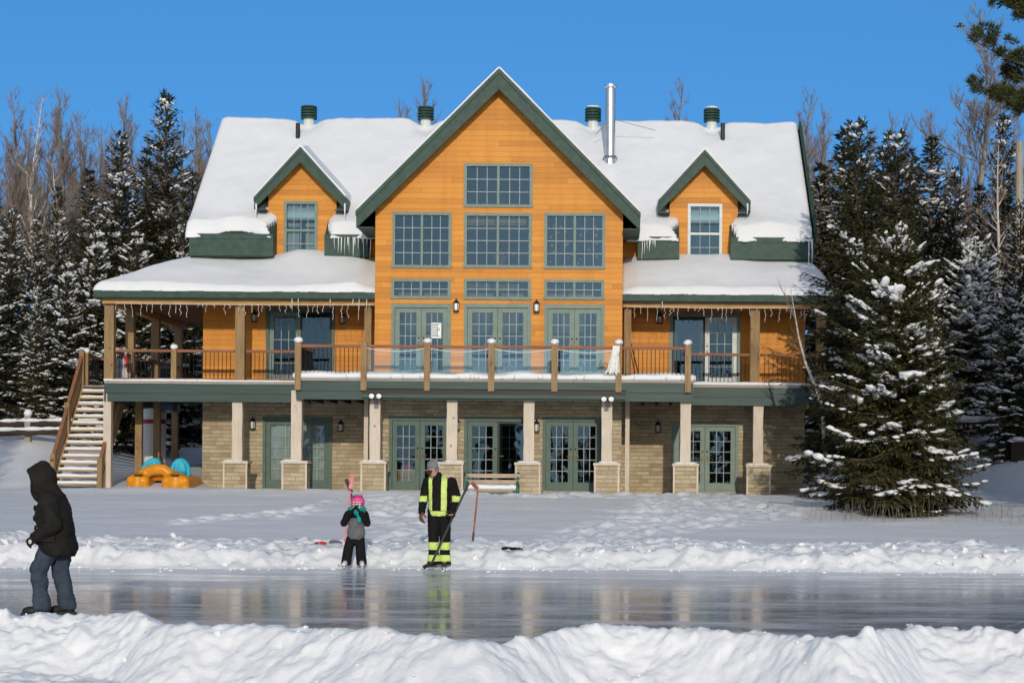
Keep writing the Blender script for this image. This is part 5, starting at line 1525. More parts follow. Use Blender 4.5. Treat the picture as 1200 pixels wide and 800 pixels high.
mat_plain('boat_yellow', (.68, .26, .010), .38, .10, 2, .05); mat_plain('boat_blue', (.02, .42, .58), .45, .08, 3, .05); mat_plain('bench_green', (.012, .14, .095), .45, .15, 8, .1)
mat_plain('tank_white', (.62, .63, .64), .4, .06, 2, 0); mat_plain('red_band', (.32, .03, .03), .5, .1, 5, 0); mat_plain('red_cloth', (.5, .03, .035), .8, .1, 9, .2)

def capsule(p0, p1, r0, r1, n=14):
    p0 = Vector(p0); p1 = Vector(p1); d = p1 - p0; L = d.length; d = d.normalized() if L > 1e-6 else Vector((0, 0, 1))
    pts = []; rad = []
    for k in range(5): a = math.pi / 2 * k / 4; pts.append(p0 - d * r0 * math.cos(a)); rad.append(max(1e-4, r0 * math.sin(a)))
    for k in range(5): a = math.pi / 2 * k / 4; pts.append(p1 + d * r1 * math.sin(a)); rad.append(max(1e-4, r1 * math.cos(a)))
    return pts, rad, n

def grow(name, prims, voxel, mats, parent=None, paint=None, cuts=(), smooth=3, wrinkle=0, seed=0, loc=None):
    """one continuous surface around capsules ('c',p0,p1,r0,r1) and ellipsoids ('e',centre,radii,euler)"""
    m = MB()
    for p in prims:
        if p[0] == 'c':
            pts, rad, n = capsule(*p[1:5]); m.tube(pts, rad, n, mats[0])
        else: m.blob(p[1], p[2], mats[0], 0, 18, 12, Euler(p[3]).to_matrix() if len(p) > 3 else None, rough=0)
    tmp = m.build('tmp'); bm = bmesh.new(); bm.from_mesh(tmp.data); bmesh.ops.remove_doubles(bm, verts=bm.verts, dist=5e-4); bmesh.ops.recalc_face_normals(bm, faces=bm.faces); bm.to_mesh(tmp.data); bm.free()
    md = tmp.modifiers.new('r', 'REMESH'); md.mode = 'VOXEL'; md.voxel_size = voxel
    if smooth: ms = tmp.modifiers.new('s', 'SMOOTH'); ms.factor = .5; ms.iterations = smooth
    dg = bpy.context.evaluated_depsgraph_get(); me = bpy.data.meshes.new_from_object(tmp.evaluated_get(dg)); bpy.data.objects.remove(tmp)
    me.name = name
    if cuts:
        bm = bmesh.new(); bm.from_mesh(me)
        for co, no in cuts:
            g = bmesh.ops.bisect_plane(bm, geom=bm.verts[:] + bm.edges[:] + bm.faces[:], plane_co=co, plane_no=no, clear_outer=True)
            ed = [e for e in g['geom_cut'] if isinstance(e, bmesh.types.BMEdge)]
            if ed: bmesh.ops.contextual_create(bm, geom=ed)
        bm.to_mesh(me); bm.free()
    n = len(me.vertices); co = np.zeros(n * 3); me.vertices.foreach_get('co', co); co = co.reshape(-1, 3)
    if wrinkle:
        no = np.zeros(n * 3); me.vertex_normals.foreach_get('vector', no); no = no.reshape(-1, 3)
        w = ridged(co[:, 0] * 6 + co[:, 1] * 5 + seed, co[:, 2] * 9 + co[:, 1] * 3, 3) - .5 + .6 * fbm(co[:, 0] * 14 + seed, co[:, 2] * 22 + co[:, 1] * 12, 2)
        co = co + no * (w * wrinkle)[:, None]; me.vertices.foreach_set('co', co.ravel())
    me.materials.clear()
    for k in mats: me.materials.append(MATS[k])
    idx = np.zeros(len(me.polygons), int)
    if paint:
        c = np.zeros(len(me.polygons) * 3); me.polygons.foreach_get('center', c); idx = paint(c.reshape(-1, 3)).astype(int)
    me.polygons.foreach_set('material_index', idx.astype(np.int32)); me.polygons.foreach_set('use_smooth', np.ones(len(me.polygons), bool)); me.update()
    return link(name, me, parent, loc)

def hand_prims(wrist, d, side, palm, r=1., curl=.5):
    """palm and five fingers; d = pointing direction, side = thumb side, palm = direction the palm faces"""
    wrist, d, side, palm = Vector(wrist), Vector(d).normalized(), Vector(side).normalized(), Vector(palm).normalized(); k = r
    pr = []
    for o in (-.027, -.009, .009, .027): pr.append(('c', wrist + side * o * k * .7, wrist + d * .085 * k + side * o * k, .017 * k, .0155 * k))
    for o, L in ((.031, .072), (.0105, .082), (-.0105, .076), (-.031, .058)):
        b = wrist + d * .09 * k + side * o * k; d1 = (d + palm * curl).normalized(); d2 = (d * (1 - curl) + palm * (curl * 1.6)).normalized(); d3 = (d * (1 - 1.6 * curl) + palm * curl * 1.8).normalized()
        q = b + d1 * L * .45 * k; q2 = q + d2 * L * .33 * k; q3 = q2 + d3 * L * .28 * k
        pr += [('c', b, q, .0125 * k, .012 * k), ('c', q, q2, .012 * k, .011 * k), ('c', q2, q3, .011 * k, .0095 * k)]
    b = wrist + d * .025 * k + side * .030 * k; q = b + (side * .8 + d * .7 + palm * .5).normalized() * .045 * k; q2 = q + (side * .1 + d * .9 + palm * (.4 + curl)).normalized() * .04 * k
    pr += [('c', b, q, .0155 * k, .0135 * k), ('c', q, q2, .0135 * k, .011 * k)]
    return pr

def person(label, loc, J, S=1., rz=0):
    """body: one continuous figure grown round the joints J"""
    V3 = {k: Vector(v) for k, v in J.items() if isinstance(v, tuple)}
    h = V3['head']; f = V3['face'].normalized(); up = V3.get('headup', Vector((0, 0, 1))); sd_ = f.cross(up).normalized()
    pr = [('e', h, (.075 * S, .078 * S, .105 * S)), ('c', h - up * .05 * S + f * .02 * S, h - up * .075 * S + f * .035 * S, .06 * S, .045 * S),
          ('c', h + f * .075 * S - up * .0 * S, h + f * .095 * S - up * .028 * S, .012 * S, .016 * S), ('c', h + f * .07 * S - up * .062 * S, h + f * .075 * S - up * .062 * S, .022 * S, .018 * S),
          ('c', h - up * .06 * S, V3['neck'], .055 * S, .06 * S)]
    for s_ in (-1, 1): pr += [('e', h + sd_ * .078 * S * s_ - f * .005 * S, (.018 * S, .018 * S, .030 * S)), ('c', h + f * .066 * S + sd_ * .032 * S * s_ + up * .028 * S, h + f * .07 * S + sd_ * .03 * S * s_ + up * .028 * S, .012 * S, .010 * S)]
    pr += [('c', V3['neck'], V3['chest'], .06 * S, .095 * S), ('c', V3['chest'], V3['pelvis'], .10 * S, .10 * S)]
    for a in 'LR':
        pr += [('c', V3['chest'] + Vector((0, 0, .06 * S)), V3['sh' + a], .07 * S, .05 * S), ('c', V3['sh' + a], V3['el' + a], .048 * S, .042 * S), ('c', V3['el' + a], V3['ha' + a], .041 * S, .028 * S),
               ('c', V3['pelvis'], V3['hip' + a], .09 * S, .08 * S), ('c', V3['hip' + a], V3['kn' + a], .085 * S, .058 * S), ('c', V3['kn' + a], V3['an' + a], .056 * S, .038 * S), ('c', V3['an' + a], V3['to' + a], .038 * S, .03 * S)]
        pr += hand_prims(V3['ha' + a], J['hd' + a], J['hs' + a], J['hp' + a], S * .92, J.get('curl' + a, .5))
    o = grow('person', pr, .0085 * max(S, .7), ['skin', 'beard'], None, J.get('paint'), smooth=1)
    o.location = loc; o.rotation_euler = (0, 0, rz); o['_local'] = 1
    tag(o, label, 'person')
    for s_ in (-1, 1):
        m = MB(); m.blob(h + f * .073 * S + sd_ * .03 * S * s_ + up * .012 * S, (.010 * S, .010 * S, .008 * S), 'eye_dark', 1, 8, 5, rough=0); m.build('eye', o, smooth=True)
    return o
def limb(prims, a, b, c, r): prims += [('c', a, b, r[0], r[1]), ('c', b, c, r[1], r[2])]

# --- man in the hooded parka, walking left along the near bank
D = 21.05; b = P(62, 721, D); b.z = 0.0
J = dict(head=(-.15, 0, 1.475), face=(-1, 0, -.35), headup=(-.3, 0, 1), neck=(-.07, 0, 1.34), chest=(-.01, 0, 1.14), pelvis=(.06, 0, .87),
         shL=(-.01, -.19, 1.24), elL=(.08, -.25, .98), haL=(-.10, -.23, .86), hdL=(-.75, .05, -.5), hsL=(-.5, .3, .8), hpL=(.2, .9, -.2), shR=(-.01, .19, 1.24), elR=(.05, .26, .97), haR=(-.12, .2, .88), hdR=(-.7, 0, -.5), hsR=(-.5, -.3, .8), hpR=(.2, -.9, -.2),
         hipL=(.05, -.09, .86), knL=(-.13, -.10, .49), anL=(-.09, -.10, .09), toL=(-.25, -.11, .045), hipR=(.07, .09, .86), knR=(.05, .10, .47), anR=(.13, .10, .10), toR=(-.02, .11, .045))
hooded = person('person in a black hooded parka and blue grey pants walking left by the near bank', (b.x, D, .0), J)
pr = [('c', (-.01, -.15, 1.23), (-.01, .15, 1.23), .115, .115), ('e', (.0, 0, 1.08), (.195, .25, .24)), ('e', (.03, 0, .90), (.20, .255, .24)), ('e', (.055, 0, .74), (.205, .26, .20)), ('c', (.0, 0, 1.26), (-.07, 0, 1.36), .12, .115)]
for a, sg in (('L', -1), ('R', 1)): limb(pr, Vector(J['sh' + a]), Vector(J['el' + a]) + Vector((0, sg * .02, 0)), Vector(J['ha' + a]), (.105, .092, .068))
jk = grow('jacket', pr, .012, ['parka'], hooded, cuts=[((0, 0, .655), (-.08, 0, -1))], wrinkle=.017, seed=3)
m = MB()
for (zz, dx) in ((1.16, -.195), (1.05, -.2), (.94, -.186)): m.tube([(dx, -.02, zz - .03), (dx - .008, -.02, zz), (dx, -.02, zz + .03)], .014, 6, 'black_cloth')
for sy in (-1,): m.box(-.06, .09, -.268, -.25, .80, .94, 'parka')
m.build('pocket', jk)
grow('hood', [('e', (-.115, 0, 1.50), (.145, .132, .17), (0, -.55, 0)), ('c', (-.12, 0, 1.60), (-.26, .05, 1.575), .085, .022), ('c', (-.12, 0, 1.60), (-.26, -.05, 1.575), .085, .022), ('c', (-.262, .05, 1.575), (-.17, .095, 1.44), .022, .04), ('c', (-.262, -.05, 1.575), (-.17, -.095, 1.44), .022, .04), ('c', (-.26, -.05, 1.578), (-.26, .05, 1.578), .022, .022), ('c', (-.18, .07, 1.47), (-.15, .08, 1.36), .045, .055), ('c', (-.18, -.07, 1.47), (-.15, -.08, 1.36), .045, .055), ('c', (-.06, 0, 1.33), (-.12, 0, 1.42), .13, .135), ('c', (-.17, 0, 1.35), (-.15, 0, 1.30), .085, .08)], .011, ['parka'], hooded, wrinkle=.008, seed=5)
pr = [('c', (.055, 0, .86), (.06, 0, .80), .15, .15)]
for a in 'LR':
    k = Vector(J['kn' + a]); an = Vector(J['an' + a]); limb(pr, Vector(J['hip' + a]), k, an + Vector((0, 0, .02)), (.125, .095, .078)); pr.append(('c', an + (k - an) * .4, an + Vector((0, 0, -.0)), .088, .098))
grow('trousers', pr, .011, ['snow_pants'], hooded, cuts=[((0, 0, .055), (0, 0, -1))], wrinkle=.018, seed=8)
for a in 'LR':
    an = Vector(J['an' + a]); to = Vector(J['to' + a])
    grow('boot', [('c', an + Vector((.03, 0, -.045)), to + Vector((.02, 0, .005)), .055, .045), ('c', to + Vector((.05, 0, .0)), to + Vector((-.01, 0, -.005)), .05, .045), ('c', an + Vector((0, 0, .06)), an, .055, .055)], .009, ['boot_leather'], hooded, cuts=[((0, 0, .003), (0, 0, -1))])
    m = MB(); m.box(to.x - .06, an.x + .09, an.y - .052, an.y + .05, .0, .022, 'black_metal'); m.build('boot_sole', hooded)
    grow('glove', hand_prims(J['ha' + a], J['hd' + a], J['hs' + a], J['hp' + a], 1.18, .55) + [('c', Vector(J['ha' + a]), Vector(J['ha' + a]) + (Vector(J['el' + a]) - Vector(J['ha' + a])).normalized() * .05, .042, .05)], .0065, ['dark_glove', 'tape_white'], hooded,
         paint=lambda c: (np.hypot(c[:, 0] + .185, c[:, 2] - .80) < .022) & (c[:, 1] < -.22), smooth=1)
SPR = hooded

# --- man in the high visibility work suit on skates
D = 31.75; b = P(514, 668, D)
J = dict(head=(-.115, -.04, 1.655), face=(-.92, -.34, -.28), headup=(-.18, -.05, 1), neck=(-.03, 0, 1.52), chest=(.005, 0, 1.34), pelvis=(.01, 0, 1.0),
         shL=(-.185, 0, 1.44), elL=(-.255, .03, 1.18), haL=(-.285, -.03, .955), hdL=(-.1, -.15, -1), hsL=(.45, -.9, .1), hpL=(.9, .4, -.1), curlL=.45,
         shR=(.205, 0, 1.44), elR=(.28, .05, 1.18), haR=(.245, -.10, 1.00), hdR=(-.12, -.35, -.9), hsR=(-.8, -.3, .1), hpR=(-.5, -.6, .2), curlR=.62,
         hipL=(-.085, 0, .96), knL=(-.088, -.02, .53), anL=(-.085, .02, .14), toL=(-.115, -.13, .095), hipR=(.095, 0, .96), knR=(.105, -.02, .53), anR=(.105, .02, .14), toR=(.10, -.14, .095),
         paint=lambda c: (c[:, 2] < 1.635) & (c[:, 2] > 1.54) & (c[:, 0] < -.125 + (c[:, 2] - 1.56) * .3))
worker = person('person in a black work suit with lime bands and a grey beanie holding a stick', (b.x, D, 0), J)
def vest(c):
    x, y, z = c.T
    arm = (np.abs(x - .01) > .205 + .0 * z)
    t = (~arm) & (((y < .02) & (((x > -.165) & (x < -.105)) | ((x > .045) & (x < .135))) & (z > .97)) | ((z > .885) & (z < .965)))
    t |= (~arm) & (y >= .02) & (np.abs(np.abs(x) - .1) < .035) & (z > .97)
    t |= arm & (z > 1.12) & (z < 1.215)
    return t
pr = [('c', (-.12, 0, 1.42), (.145, 0, 1.42), .095, .095), ('e', (.008, -.005, 1.25), (.205, .135, .25)), ('e', (.01, 0, 1.00), (.192, .15, .27)), ('c', (-.0, .0, 1.44), (-.03, .0, 1.53), .10, .085), ('c', (.05, .06, 1.50), (-.06, .07, 1.51), .06, .06)]
for a in 'LR': limb(pr, Vector(J['sh' + a]), Vector(J['el' + a]), Vector(J['ha' + a]), (.088, .078, .058))
jk = grow('jacket', pr, .0095, ['black_cloth', 'hi_vis'], worker, paint=vest, cuts=[((0, 0, .86), (0, 0, -1))], wrinkle=.013, seed=2)
pr = [('c', (.01, 0, .93), (.01, 0, .88), .125, .13)]
for a in 'LR':
    k = Vector(J['kn' + a]); an = Vector(J['an' + a]); limb(pr, Vector(J['hip' + a]), k, an, (.108, .088, .082)); pr.append(('c', an + (k - an) * .3, an + Vector((0, 0, -.03)), .085, .10))
grow('trousers', pr, .0095, ['black_cloth', 'hi_vis'], worker, paint=lambda c: ((c[:, 2] > .33) & (c[:, 2] < .455)) | ((c[:, 2] > .135) & (c[:, 2] < .245)), cuts=[((0, 0, .085), (0, 0, -1))], wrinkle=.014, seed=6)
h = Vector(J['head'])
grow('beanie', [('e', h + Vector((.008, 0, .055)), (.097, .097, .095), (0, -.2, 0)), ('c', h + Vector((.03, .02, .12)), h + Vector((.045, .02, .145)), .05, .03), ('c', h + Vector((.055, .03, .0)), h + Vector((.06, .03, -.05)), .065, .05)], .008, ['grey_knit'], worker,
     cuts=[(h + Vector((-.09, 0, .035)), (-.75, -.2, -.75))], wrinkle=.004)
def skate(parent, an, to, boot):
    an = Vector(an); to = Vector(to); d = Vector((to.x - an.x, to.y - an.y, 0)).normalized(); t2 = Vector((to.x, to.y, .085)); a2 = Vector((an.x, an.y, .085))
    grow('skate', [('c', a2 - d * .05, t2 + d * .03, .042, .038), ('c', an + Vector((0, 0, .05)), a2, .052, .046), ('c', a2 + d * .05 + Vector((0, 0, .03)), t2, .042, .036)], .008, [boot], parent, smooth=1)
    m = MB(); p0 = a2 - d * .09; p1 = t2 + d * .06
    m.beam(Vector((p0.x, p0.y, .012)), Vector((p1.x, p1.y, .012)), .008, .022, 'steel'); m.beam(Vector((p0.x, p0.y, .037)) + d * .03, Vector((p0.x, p0.y, .037)) + d * .09, .02, .03, 'skate_white'); m.beam(Vector((p1.x, p1.y, .037)) - d * .10, Vector((p1.x, p1.y, .037)) - d * .03, .02, .03, 'skate_white')
    m.build('blade', parent)
for a in 'LR':
    skate(worker, J['an' + a], J['to' + a], 'skate_black')
    ha = Vector(J['ha' + a])
    grow('glove', hand_prims(ha, J['hd' + a], J['hs' + a], J['hp' + a], 1.22, J['curl' + a]) + [('c', ha, ha + (Vector(J['el' + a]) - ha).normalized() * .06, .042, .052)], .0065, ['brown_glove' if a == 'L' else 'dark_glove'], worker, smooth=1)

def hockey_stick(label, p0, p1, bend, mat, tape=None, group=None, blade_n=(0, -1, 0)):
    """shaft from the butt p0 to the heel p1, then the blade p1 -> bend"""
    p0, p1, bend = Vector(p0), Vector(p1), Vector(bend)
    T = thing('hockey_stick', label, 'hockey stick', p1, group=group)
    m = MB(); m.beam(p0, p1, .022, .032, mat); m.build('shaft', T)
    m = MB(); mid = p1.lerp(bend, .5) + Vector((0, .01, 0)); nb = Vector(blade_n)
    for a, b_ in ((p1 - (p1 - p0).normalized() * -.02, mid), (mid, bend)): m.beam(a, b_, .014, .065, mat, up=(bend - p1).cross(nb).normalized())
    m.build('blade', T)
    m = MB(); q = (p1 - p0).normalized(); m.beam(p0 - q * .003, p0 + q * .16, .028, .038, tape or 'tape_white'); m.build('grip_tape', T)
    return T
wl = Vector((b.x, D, 0))
hockey_stick('black hockey stick held across the body by the person in the work suit', wl + Vector((.485, -.06, 1.41)), wl + Vector((-.10, -.21, .11)), wl + Vector((-.22, -.33, .045)), 'stick_dark', 'stick_dark')

# --- child in grey jacket and pink helmet
D = 31.7; b = P(414.5, 667, D); S_ = .72
J = dict(head=(.062, -.01, 1.085), face=(.1, -1, -.08), neck=(.05, 0, .97), chest=(.04, 0, .84), pelvis=(.03, 0, .58),
         shL=(-.095, 0, .90), elL=(-.155, -.07, .76), haL=(-.045, -.16, .93), hdL=(.6, -.1, .6), hsL=(.5, .3, .6), hpL=(.3, .9, 0), shR=(.175, 0, .90), elR=(.225, -.07, .76), haR=(.135, -.16, .915), hdR=(-.5, -.1, .7), hsR=(-.5, .3, .5), hpR=(-.3, .9, 0),
         hipL=(-.045, 0, .56), knL=(-.09, -.01, .33), anL=(-.125, .01, .12), toL=(-.14, -.10, .08), hipR=(.10, 0, .56), knR=(.11, -.01, .33), anR=(.125, .01, .12), toR=(.15, -.10, .08))
kid = person('child in a pink helmet, teal scarf and grey jacket with hands raised to the face', (b.x, D, 0), J, S=.78)
pr = [('c', (-.05, 0, .885), (.13, 0, .885), .075, .075), ('e', (.04, 0, .78), (.145, .11, .20)), ('e', (.035, 0, .60), (.15, .115, .19))]
for a in 'LR': limb(pr, Vector(J['sh' + a]), Vector(J['el' + a]), Vector(J['ha' + a]), (.068, .062, .048))
grow('jacket', pr, .009, ['grey_jacket', 'black_cloth'], kid, paint=lambda c: (np.abs(c[:, 0] - .04) > .135) & (c[:, 2] > .68) | (c[:, 2] > .845) | (c[:, 1] < -.115) & (c[:, 2] > .7), cuts=[((0, 0, .47), (0, 0, -1))], wrinkle=.006, seed=4)
pr = [('c', (.03, 0, .50), (.03, 0, .48), .10, .10)]
for a in 'LR':
    k = Vector(J['kn' + a]); an = Vector(J['an' + a]); limb(pr, Vector(J['hip' + a]) - Vector((0, 0, .05)), k, an + Vector((0, 0, -.01)), (.078, .08, .085))
grow('trousers', pr, .009, ['black_cloth'], kid, cuts=[((0, 0, .065), (0, 0, -1))], wrinkle=.008, seed=1)
h = Vector(J['head'])
hm = grow('helmet', [('e', h + Vector((0, .015, .035)), (.108, .118, .10)), ('c', h + Vector((-.075, .02, .0)), h + Vector((-.075, .02, -.03)), .04, .03), ('c', h + Vector((.075, .02, .0)), h + Vector((.075, .02, -.03)), .04, .03)], .008, ['pink_shell'], kid, cuts=[(h + Vector((0, -.10, .035)), (0, -.55, -.85))])
m = MB()
for k in range(-2, 3): m.beam(h + Vector((k * .035, -.085 + abs(k) * .012, .10)), h + Vector((k * .03, .06, .14 - abs(k) * .004)), .012, .012, 'black_cloth')
m.build('helmet_vent', hm)
m = MB()
for x in (-.05, 0, .05): m.tube([h + Vector((x, -.118, .03)), h + Vector((x, -.128, -.02)), h + Vector((x * .8, -.11, -.08))], .0045, 5, 'lamp_white')
for zz in (.02, -.02, -.06): m.tube([h + Vector((-.075, -.085, zz)), h + Vector((0, -.128, zz)), h + Vector((.075, -.085, zz))], .0045, 5, 'lamp_white')
m.build('face_cage', hm)
grow('scarf', [('c', (-.05, -.03, .955), (.15, -.03, .955), .043, .043), ('c', (.05, -.09, .95), (.06, -.10, .93), .06, .055), ('c', (.10, -.13, .94), (.105, -.14, .80), .045, .035), ('c', (-.06, -.04, .99), (.16, -.04, .99), .045, .045)], .009, ['teal_cloth'], kid, wrinkle=.006)
for a in 'LR':
    skate(kid, J['an' + a], J['to' + a], 'skate_white'); ha = Vector(J['ha' + a])
    grow('mitten', hand_prims(ha, J['hd' + a], J['hs' + a], J['hp' + a], 1.05, .6), .007, ['black_cloth'], kid, smooth=2)

hockey_stick('pink hockey stick standing blade up in the snow behind the child', P(402, 641, 33.0) - Vector((0, 0, .05)), P(410.5, 574, 33.0), P(413, 558, 33.0), 'stick_pink')
hockey_stick('dark hockey stick standing blade up in the snow beside the pink one', P(415, 640, 33.15), P(412, 578, 33.15), P(405.5, 561, 33.15), 'stick_dark')
hockey_stick('red brown hockey stick planted upright in the snow before the bench', P(554, 634, 33.4), P(560, 574, 33.4), P(553, 565, 33.4), 'stick_red', 'stick_dark')
hockey_stick('orange hockey stick lying on the snow bank right of the child', P(452, 660.5, 32.6), P(432, 659, 32.5), P(426, 659.5, 32.4), 'stick_red', 'stick_red')
def on_snow(px, py):
    best = None
    for D_ in np.linspace(31.9, 37, 120):
        q = P(px, py, D_); h_ = height(FAR_Z, q.x, D_); e = abs(h_ - q.z)
        if best is None or e < best[0]: best = (e, Vector((q.x, D_, h_ + .035)))
        if h_ >= q.z: return Vector((q.x, D_, h_ + .035))
    return best[1]
def glove_on_snow(label, px, py, D, mat, rot):
    p = on_snow(px, py); o = grow('glove', [('c', (0, 0, .0), (.10, 0, .01), .035, .04)] + hand_prims((.10, 0, .01), (1, .1, .05), (0, 1, .2), (0, 0, -1), 1.1, .25), .007, [mat], None, smooth=1)
    o.location = p; o.rotation_euler = (0, 0, rot); o.scale = (.68, .68, .68); tag(o, label, 'glove')
glove_on_snow('red glove dropped on the far snow bank left of the child', 381, 639.5, 33.2, 'red_cloth', 2.9)
glove_on_snow('dark grey glove dropped on the far snow bank next to the red one', 387, 637.5, 33.3, 'grey_jacket', .3)
glove_on_snow('left black glove below the small snow lump on the far bank', 589, 645.5, 33.3, 'black_cloth', .1)
glove_on_snow('right black glove below the small snow lump on the far bank', 599, 646, 33.3, 'black_cloth', .0)

# bench in front of the middle door
D = 52.55; x0, x1 = PX(546, D, 575), PX(609, D, 575); g = .76
bench = thing('bench', 'wooden bench with green metal ends and a cushion of snow', 'bench', ((x0 + x1) / 2, D, g))
for x in (x0 + .05, x1 - .05):
    m = MB(); y = D
    m.tube([(x, y - .42, g - .1), (x, y - .38, g + .22), (x, y - .36, g + .40), (x, y - .40, g + .58)], [.05, .04, .045, .03], 8, 'bench_green')
    m.tube([(x, y + .10, g - .1), (x, y + .03, g + .25), (x, y + .02, g + .42), (x, y + .09, g + .70), (x, y + .16, g + .88)], [.05, .04, .045, .04, .05], 8, 'bench_green')
    m.tube([(x, y - .40, g + .58), (x, y - .18, g + .63), (x, y + .05, g + .58)], [.035, .04, .035], 8, 'bench_green'); m.tube([(x, y - .36, g + .40), (x, y + .02, g + .40)], .035, 8, 'bench_green')
    m.tube([(x, y - .37, g + .2), (x, y - .17, g + .12), (x, y + .05, g + .2)], .022, 6, 'bench_green')
    m.build('bench_end', bench, smooth=True)
for (y, z, t) in ((D + .10, g + .80, .11), (D + .06, g + .63, .11)): m = MB(); m.box(x0, x1, y - .02, y + .02, z - t / 2, z + t / 2, 'bench_wood'); m.build('backrest', bench)
for i in range(4): m = MB(); m.box(x0, x1, D - .38 + i * .11, D - .29 + i * .11, g + .40, g + .435, 'bench_wood'); o = m.build('seat_slat', bench)
m = MB(); m.box(x0 + .06, x1 - .06, D - .36, D - .33, g + .14, g + .24, 'bench_wood'); m.build('front_board', bench)
xs = axis((x0 + .07, x1 - .07, .04)); ys = axis((D - .40, D + .03, .04)); X, Y = np.meshgrid(xs, ys); d = np.clip(edge_dist(np.ones(X.shape, bool), 4) / 4, 0, 1)
V, Fc = sheet(xs, ys, g + .438 + (.13 + .04 * fbm(X * 2.2, Y * 2, 3)) * (.25 + .75 * np.sqrt(1 - (1 - d) ** 2)), np.ones(X.shape, bool), X * 0 + g + .438); np_mesh('snow_cushion', V, Fc, ['snow'], bench)

# pedal boat under the deck
D = 54.9; cx_ = PX(186, D, 560); g = 1.03
boat = thing('pedal_boat', 'orange yellow pedal boat with two turquoise seats parked under the deck', 'pedal boat', (cx_, D, g))
c = Vector((cx_, D, g))
pr = []
for sx, hw in ((-.58, .17), (.42, .24)):
    for ux in (-1, 1):
        for zz in (.14, .27): pr.append(('c', c + Vector((sx + ux * hw, .12 + .05 * (zz < .2), zz)), c + Vector((sx + ux * hw * .8, 2.1, zz)), .135, .12))
    pr += [('c', c + Vector((sx, .06, .15)), c + Vector((sx, 2.0, .15)), .14, .12), ('c', c + Vector((sx, .08, .27)), c + Vector((sx, 2.0, .27)), .14, .12), ('c', c + Vector((sx, .30, .36)), c + Vector((sx, 1.8, .34)), .13, .12)]
for a_, b_ in (((-.62, .34, .36), (-.36, .34, .50)), ((-.36, .34, .50), (-.14, .32, .55)), ((-.14, .32, .55), (.06, .32, .54)), ((.06, .32, .54), (.24, .34, .42)), ((-.40, .75, .40), (.35, .75, .40)), ((-.4, 1.5, .38), (.35, 1.5, .38))): pr.append(('c', c + Vector(a_), c + Vector(b_), .135, .135))
pr.append(('c', c + Vector((-.12, .32, .55)), c + Vector((-.12, 1.1, .46)), .14, .12))
for sx, hw in ((-.58, .27), (.42, .34)): pr += [('e', c + Vector((sx, .34, .22)), (hw, .42, .225)), ('e', c + Vector((sx, .30, .34)), (hw * .86, .36, .13))]
grow('hull', pr, .02, ['boat_yellow'], boat, smooth=12)
for sx, tl_ in ((-.36, -.10), (.34, .02)):
    s0 = c + Vector((sx, .95, .0)); arc = [s0 + Vector((.22 * math.cos(a) + tl_ * (1 - math.sin(a)), .05 + .10 * math.sin(a), .50 + .28 * math.sin(a))) for a in np.linspace(-.35, math.pi + .2, 9)]
    pr = [('c', arc[i], arc[i + 1], .062, .062) for i in range(8)] + [('e', s0 + Vector((0, .12, .60)), (.20, .05, .19)), ('e', s0 + Vector((0, -.12, .45)), (.23, .27, .07))]
    grow('seat', pr, .014, ['boat_blue'], boat, smooth=3)
for sx in (-.52, .45):
    m = MB(); m.box(c.x + sx - .11, c.x + sx + .09, D - .16, D + .05, g + .40, g + .425, 'black_metal'); m.build('vent_slot', boat)
m = MB(); m.tube([c + Vector((.02, .55, .65)), c + Vector((-.06, .50, .85)), c + Vector((-.10, .48, .87))], .018, 6, 'black_metal'); m.build('tiller', boat)
boat.scale = (1.08, 1, 1.18)
# tank and snowman decoration
x, D = PX(179, 62.0, 500), 62.0; g = zg(x, D); zt = PZ(478, D, 179)
T = thing('storage_tank', 'white upright storage tank with a dark red band in the shade under the deck', 'tank', (x, D, g)); m = MB()
m.tube([(x, D, g - .2), (x, D, zt - .15), (x, D, zt - .04), (x, D, zt)], [.42, .42, .36, .12], 24, 'tank_white'); m.build('shell', T, smooth=False)
m = MB(); zb = PZ(494, D, 179); m.tube([(x, D, zb - .07), (x, D, zb + .07)], .425, 24, 'red_band', cap=False); m.build('red_band', T)
x, D = PX(140, 57.2, 430), 57.2; z = Z2
T = thing('snowman_figure', 'white snowman figure with red scarf behind the left porch railing', 'snowman', (x + .1, D, z)); m = MB(); x += .1
m.blob((x, D, z + .28), (.24, .24, .28), 'tank_white', 1, 18, 10, rough=0); m.blob((x, D, z + .66), (.19, .19, .22), 'tank_white', 1, 18, 10, rough=0); m.blob((x, D, z + .96), (.14, .14, .15), 'tank_white', 1, 18, 10, rough=0); m.build('body', T, smooth=True)
m = MB(); m.tube([(x + .15 * math.cos(a), D + .15 * math.sin(a), z + .80) for a in np.linspace(0, 6.283, 18)], .035, 6, 'red_cloth'); m.tube([(x + .12, D - .14, z + .80), (x + .19, D - .18, z + .55), (x + .21, D - .17, z + .35)], [.04, .045, .04], 6, 'red_cloth'); m.build('scarf', T, smooth=True)
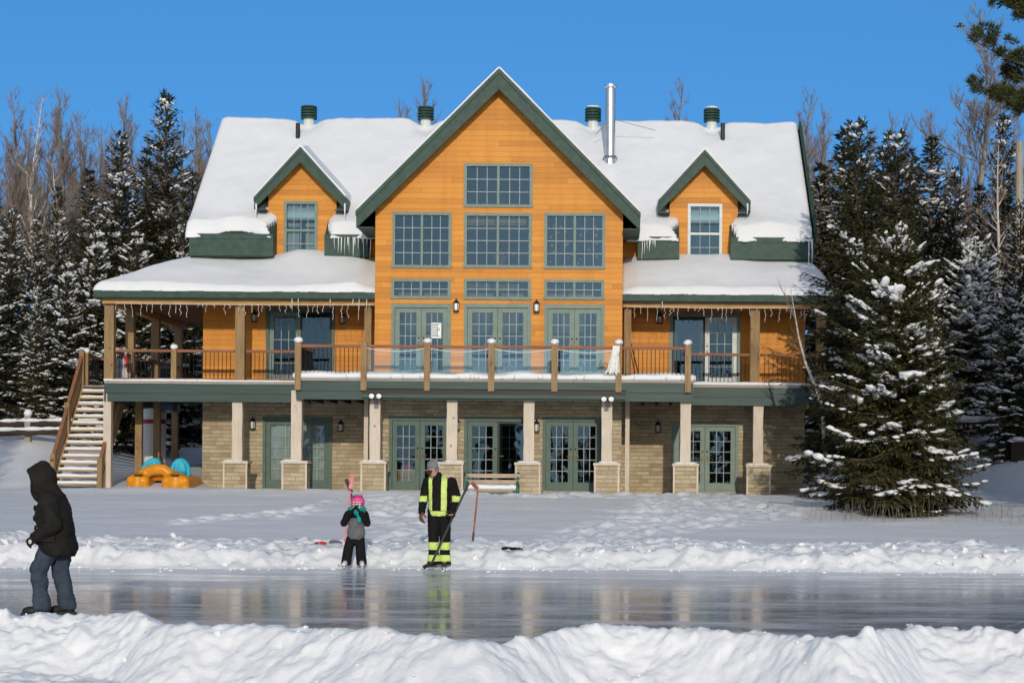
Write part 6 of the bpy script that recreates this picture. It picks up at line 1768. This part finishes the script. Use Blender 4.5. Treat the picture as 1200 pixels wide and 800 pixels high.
# crate with a red bow inside the lower left glass door, broom leaning on the right porch
x, D = PX(477, 56.0, 560), 56.0
T = thing('gift_crate', 'wooden crate with red bow behind the lower glass door left of the bench', 'crate', (x, D, Z0 + .02)); m = MB(); z = Z0 + .02
m.box(x - .27, x + .27, D - .2, D + .2, z, z + .62, 'beam_wood'); m.build('body', T); m = MB()
for k in range(6): a = k * 1.05; m.blob((x + .1 * math.cos(a), D - .05, z + .70 + .05 * math.sin(a)), (.09, .05, .05), 'red_cloth', k, 8, 5)
m.build('bow', T, smooth=True)
D = D_WALL - .25; a = P(737, 393, D); a2 = P(752, 443, D - .5); a2.z = Z2 + .02
T = thing('broom', 'dark broom leaning on the orange wall of the right porch', 'broom', a2); m = MB(); m.tube([a, a2.lerp(a, .12)], .018, 6, 'stick_dark'); m.build('handle', T)
m = MB(); q = a2.lerp(a, .12); m.tube([q, q.lerp(a2, .3), a2], [.03, .10, .14], 8, 'black_cloth'); m.build('head', T)
# little tables set inside the gable room
for px, D, py in ((497, 57.2, 440), (590, 57.6, 440), (680, 57.4, 440)):
    x = PX(px, D, py); T = thing('indoor_table', {497: 'small wooden table behind the left upper glass doors', 590: 'small wooden table behind the middle upper glass doors', 680: 'small wooden table behind the right upper glass doors'}[px], 'table', (x, D, Z2 + .02)); z = Z2 + .02
    m = MB(); m.tube([(x, D, z + .70), (x, D, z + .74)], .45, 20, 'beam_wood'); m.build('table_top', T)
    m = MB(); m.tube([(x, D, z + .03), (x, D, z + .70)], .05, 8, 'beam_wood'); m.tube([(x, D, z), (x, D, z + .03)], .25, 14, 'beam_wood'); m.build('leg', T)

# potted flowers standing inside the big centre window of the gable
p = P(588, 306, G + .55); T = thing('potted_plant', 'pink flowering plant inside the large centre gable window', 'plant', p, local=True); m = MB(); m.tube([(0, 0, -.14), (0, 0, .02)], [.07, .10], 12, 'red_band'); m.build('pot', T)
m = MB(); rr = random.Random(31)
for k in range(34): m.blob((rr.gauss(0, .11), rr.gauss(0, .07), .10 + rr.uniform(-.06, .13)), (.035, .035, .03), 'pink_shell' if k % 3 else 'teal_cloth', k, 7, 4)
m.build('flowers', T)
for o in bpy.data.objects:
    if '_local' in o: del o['_local']
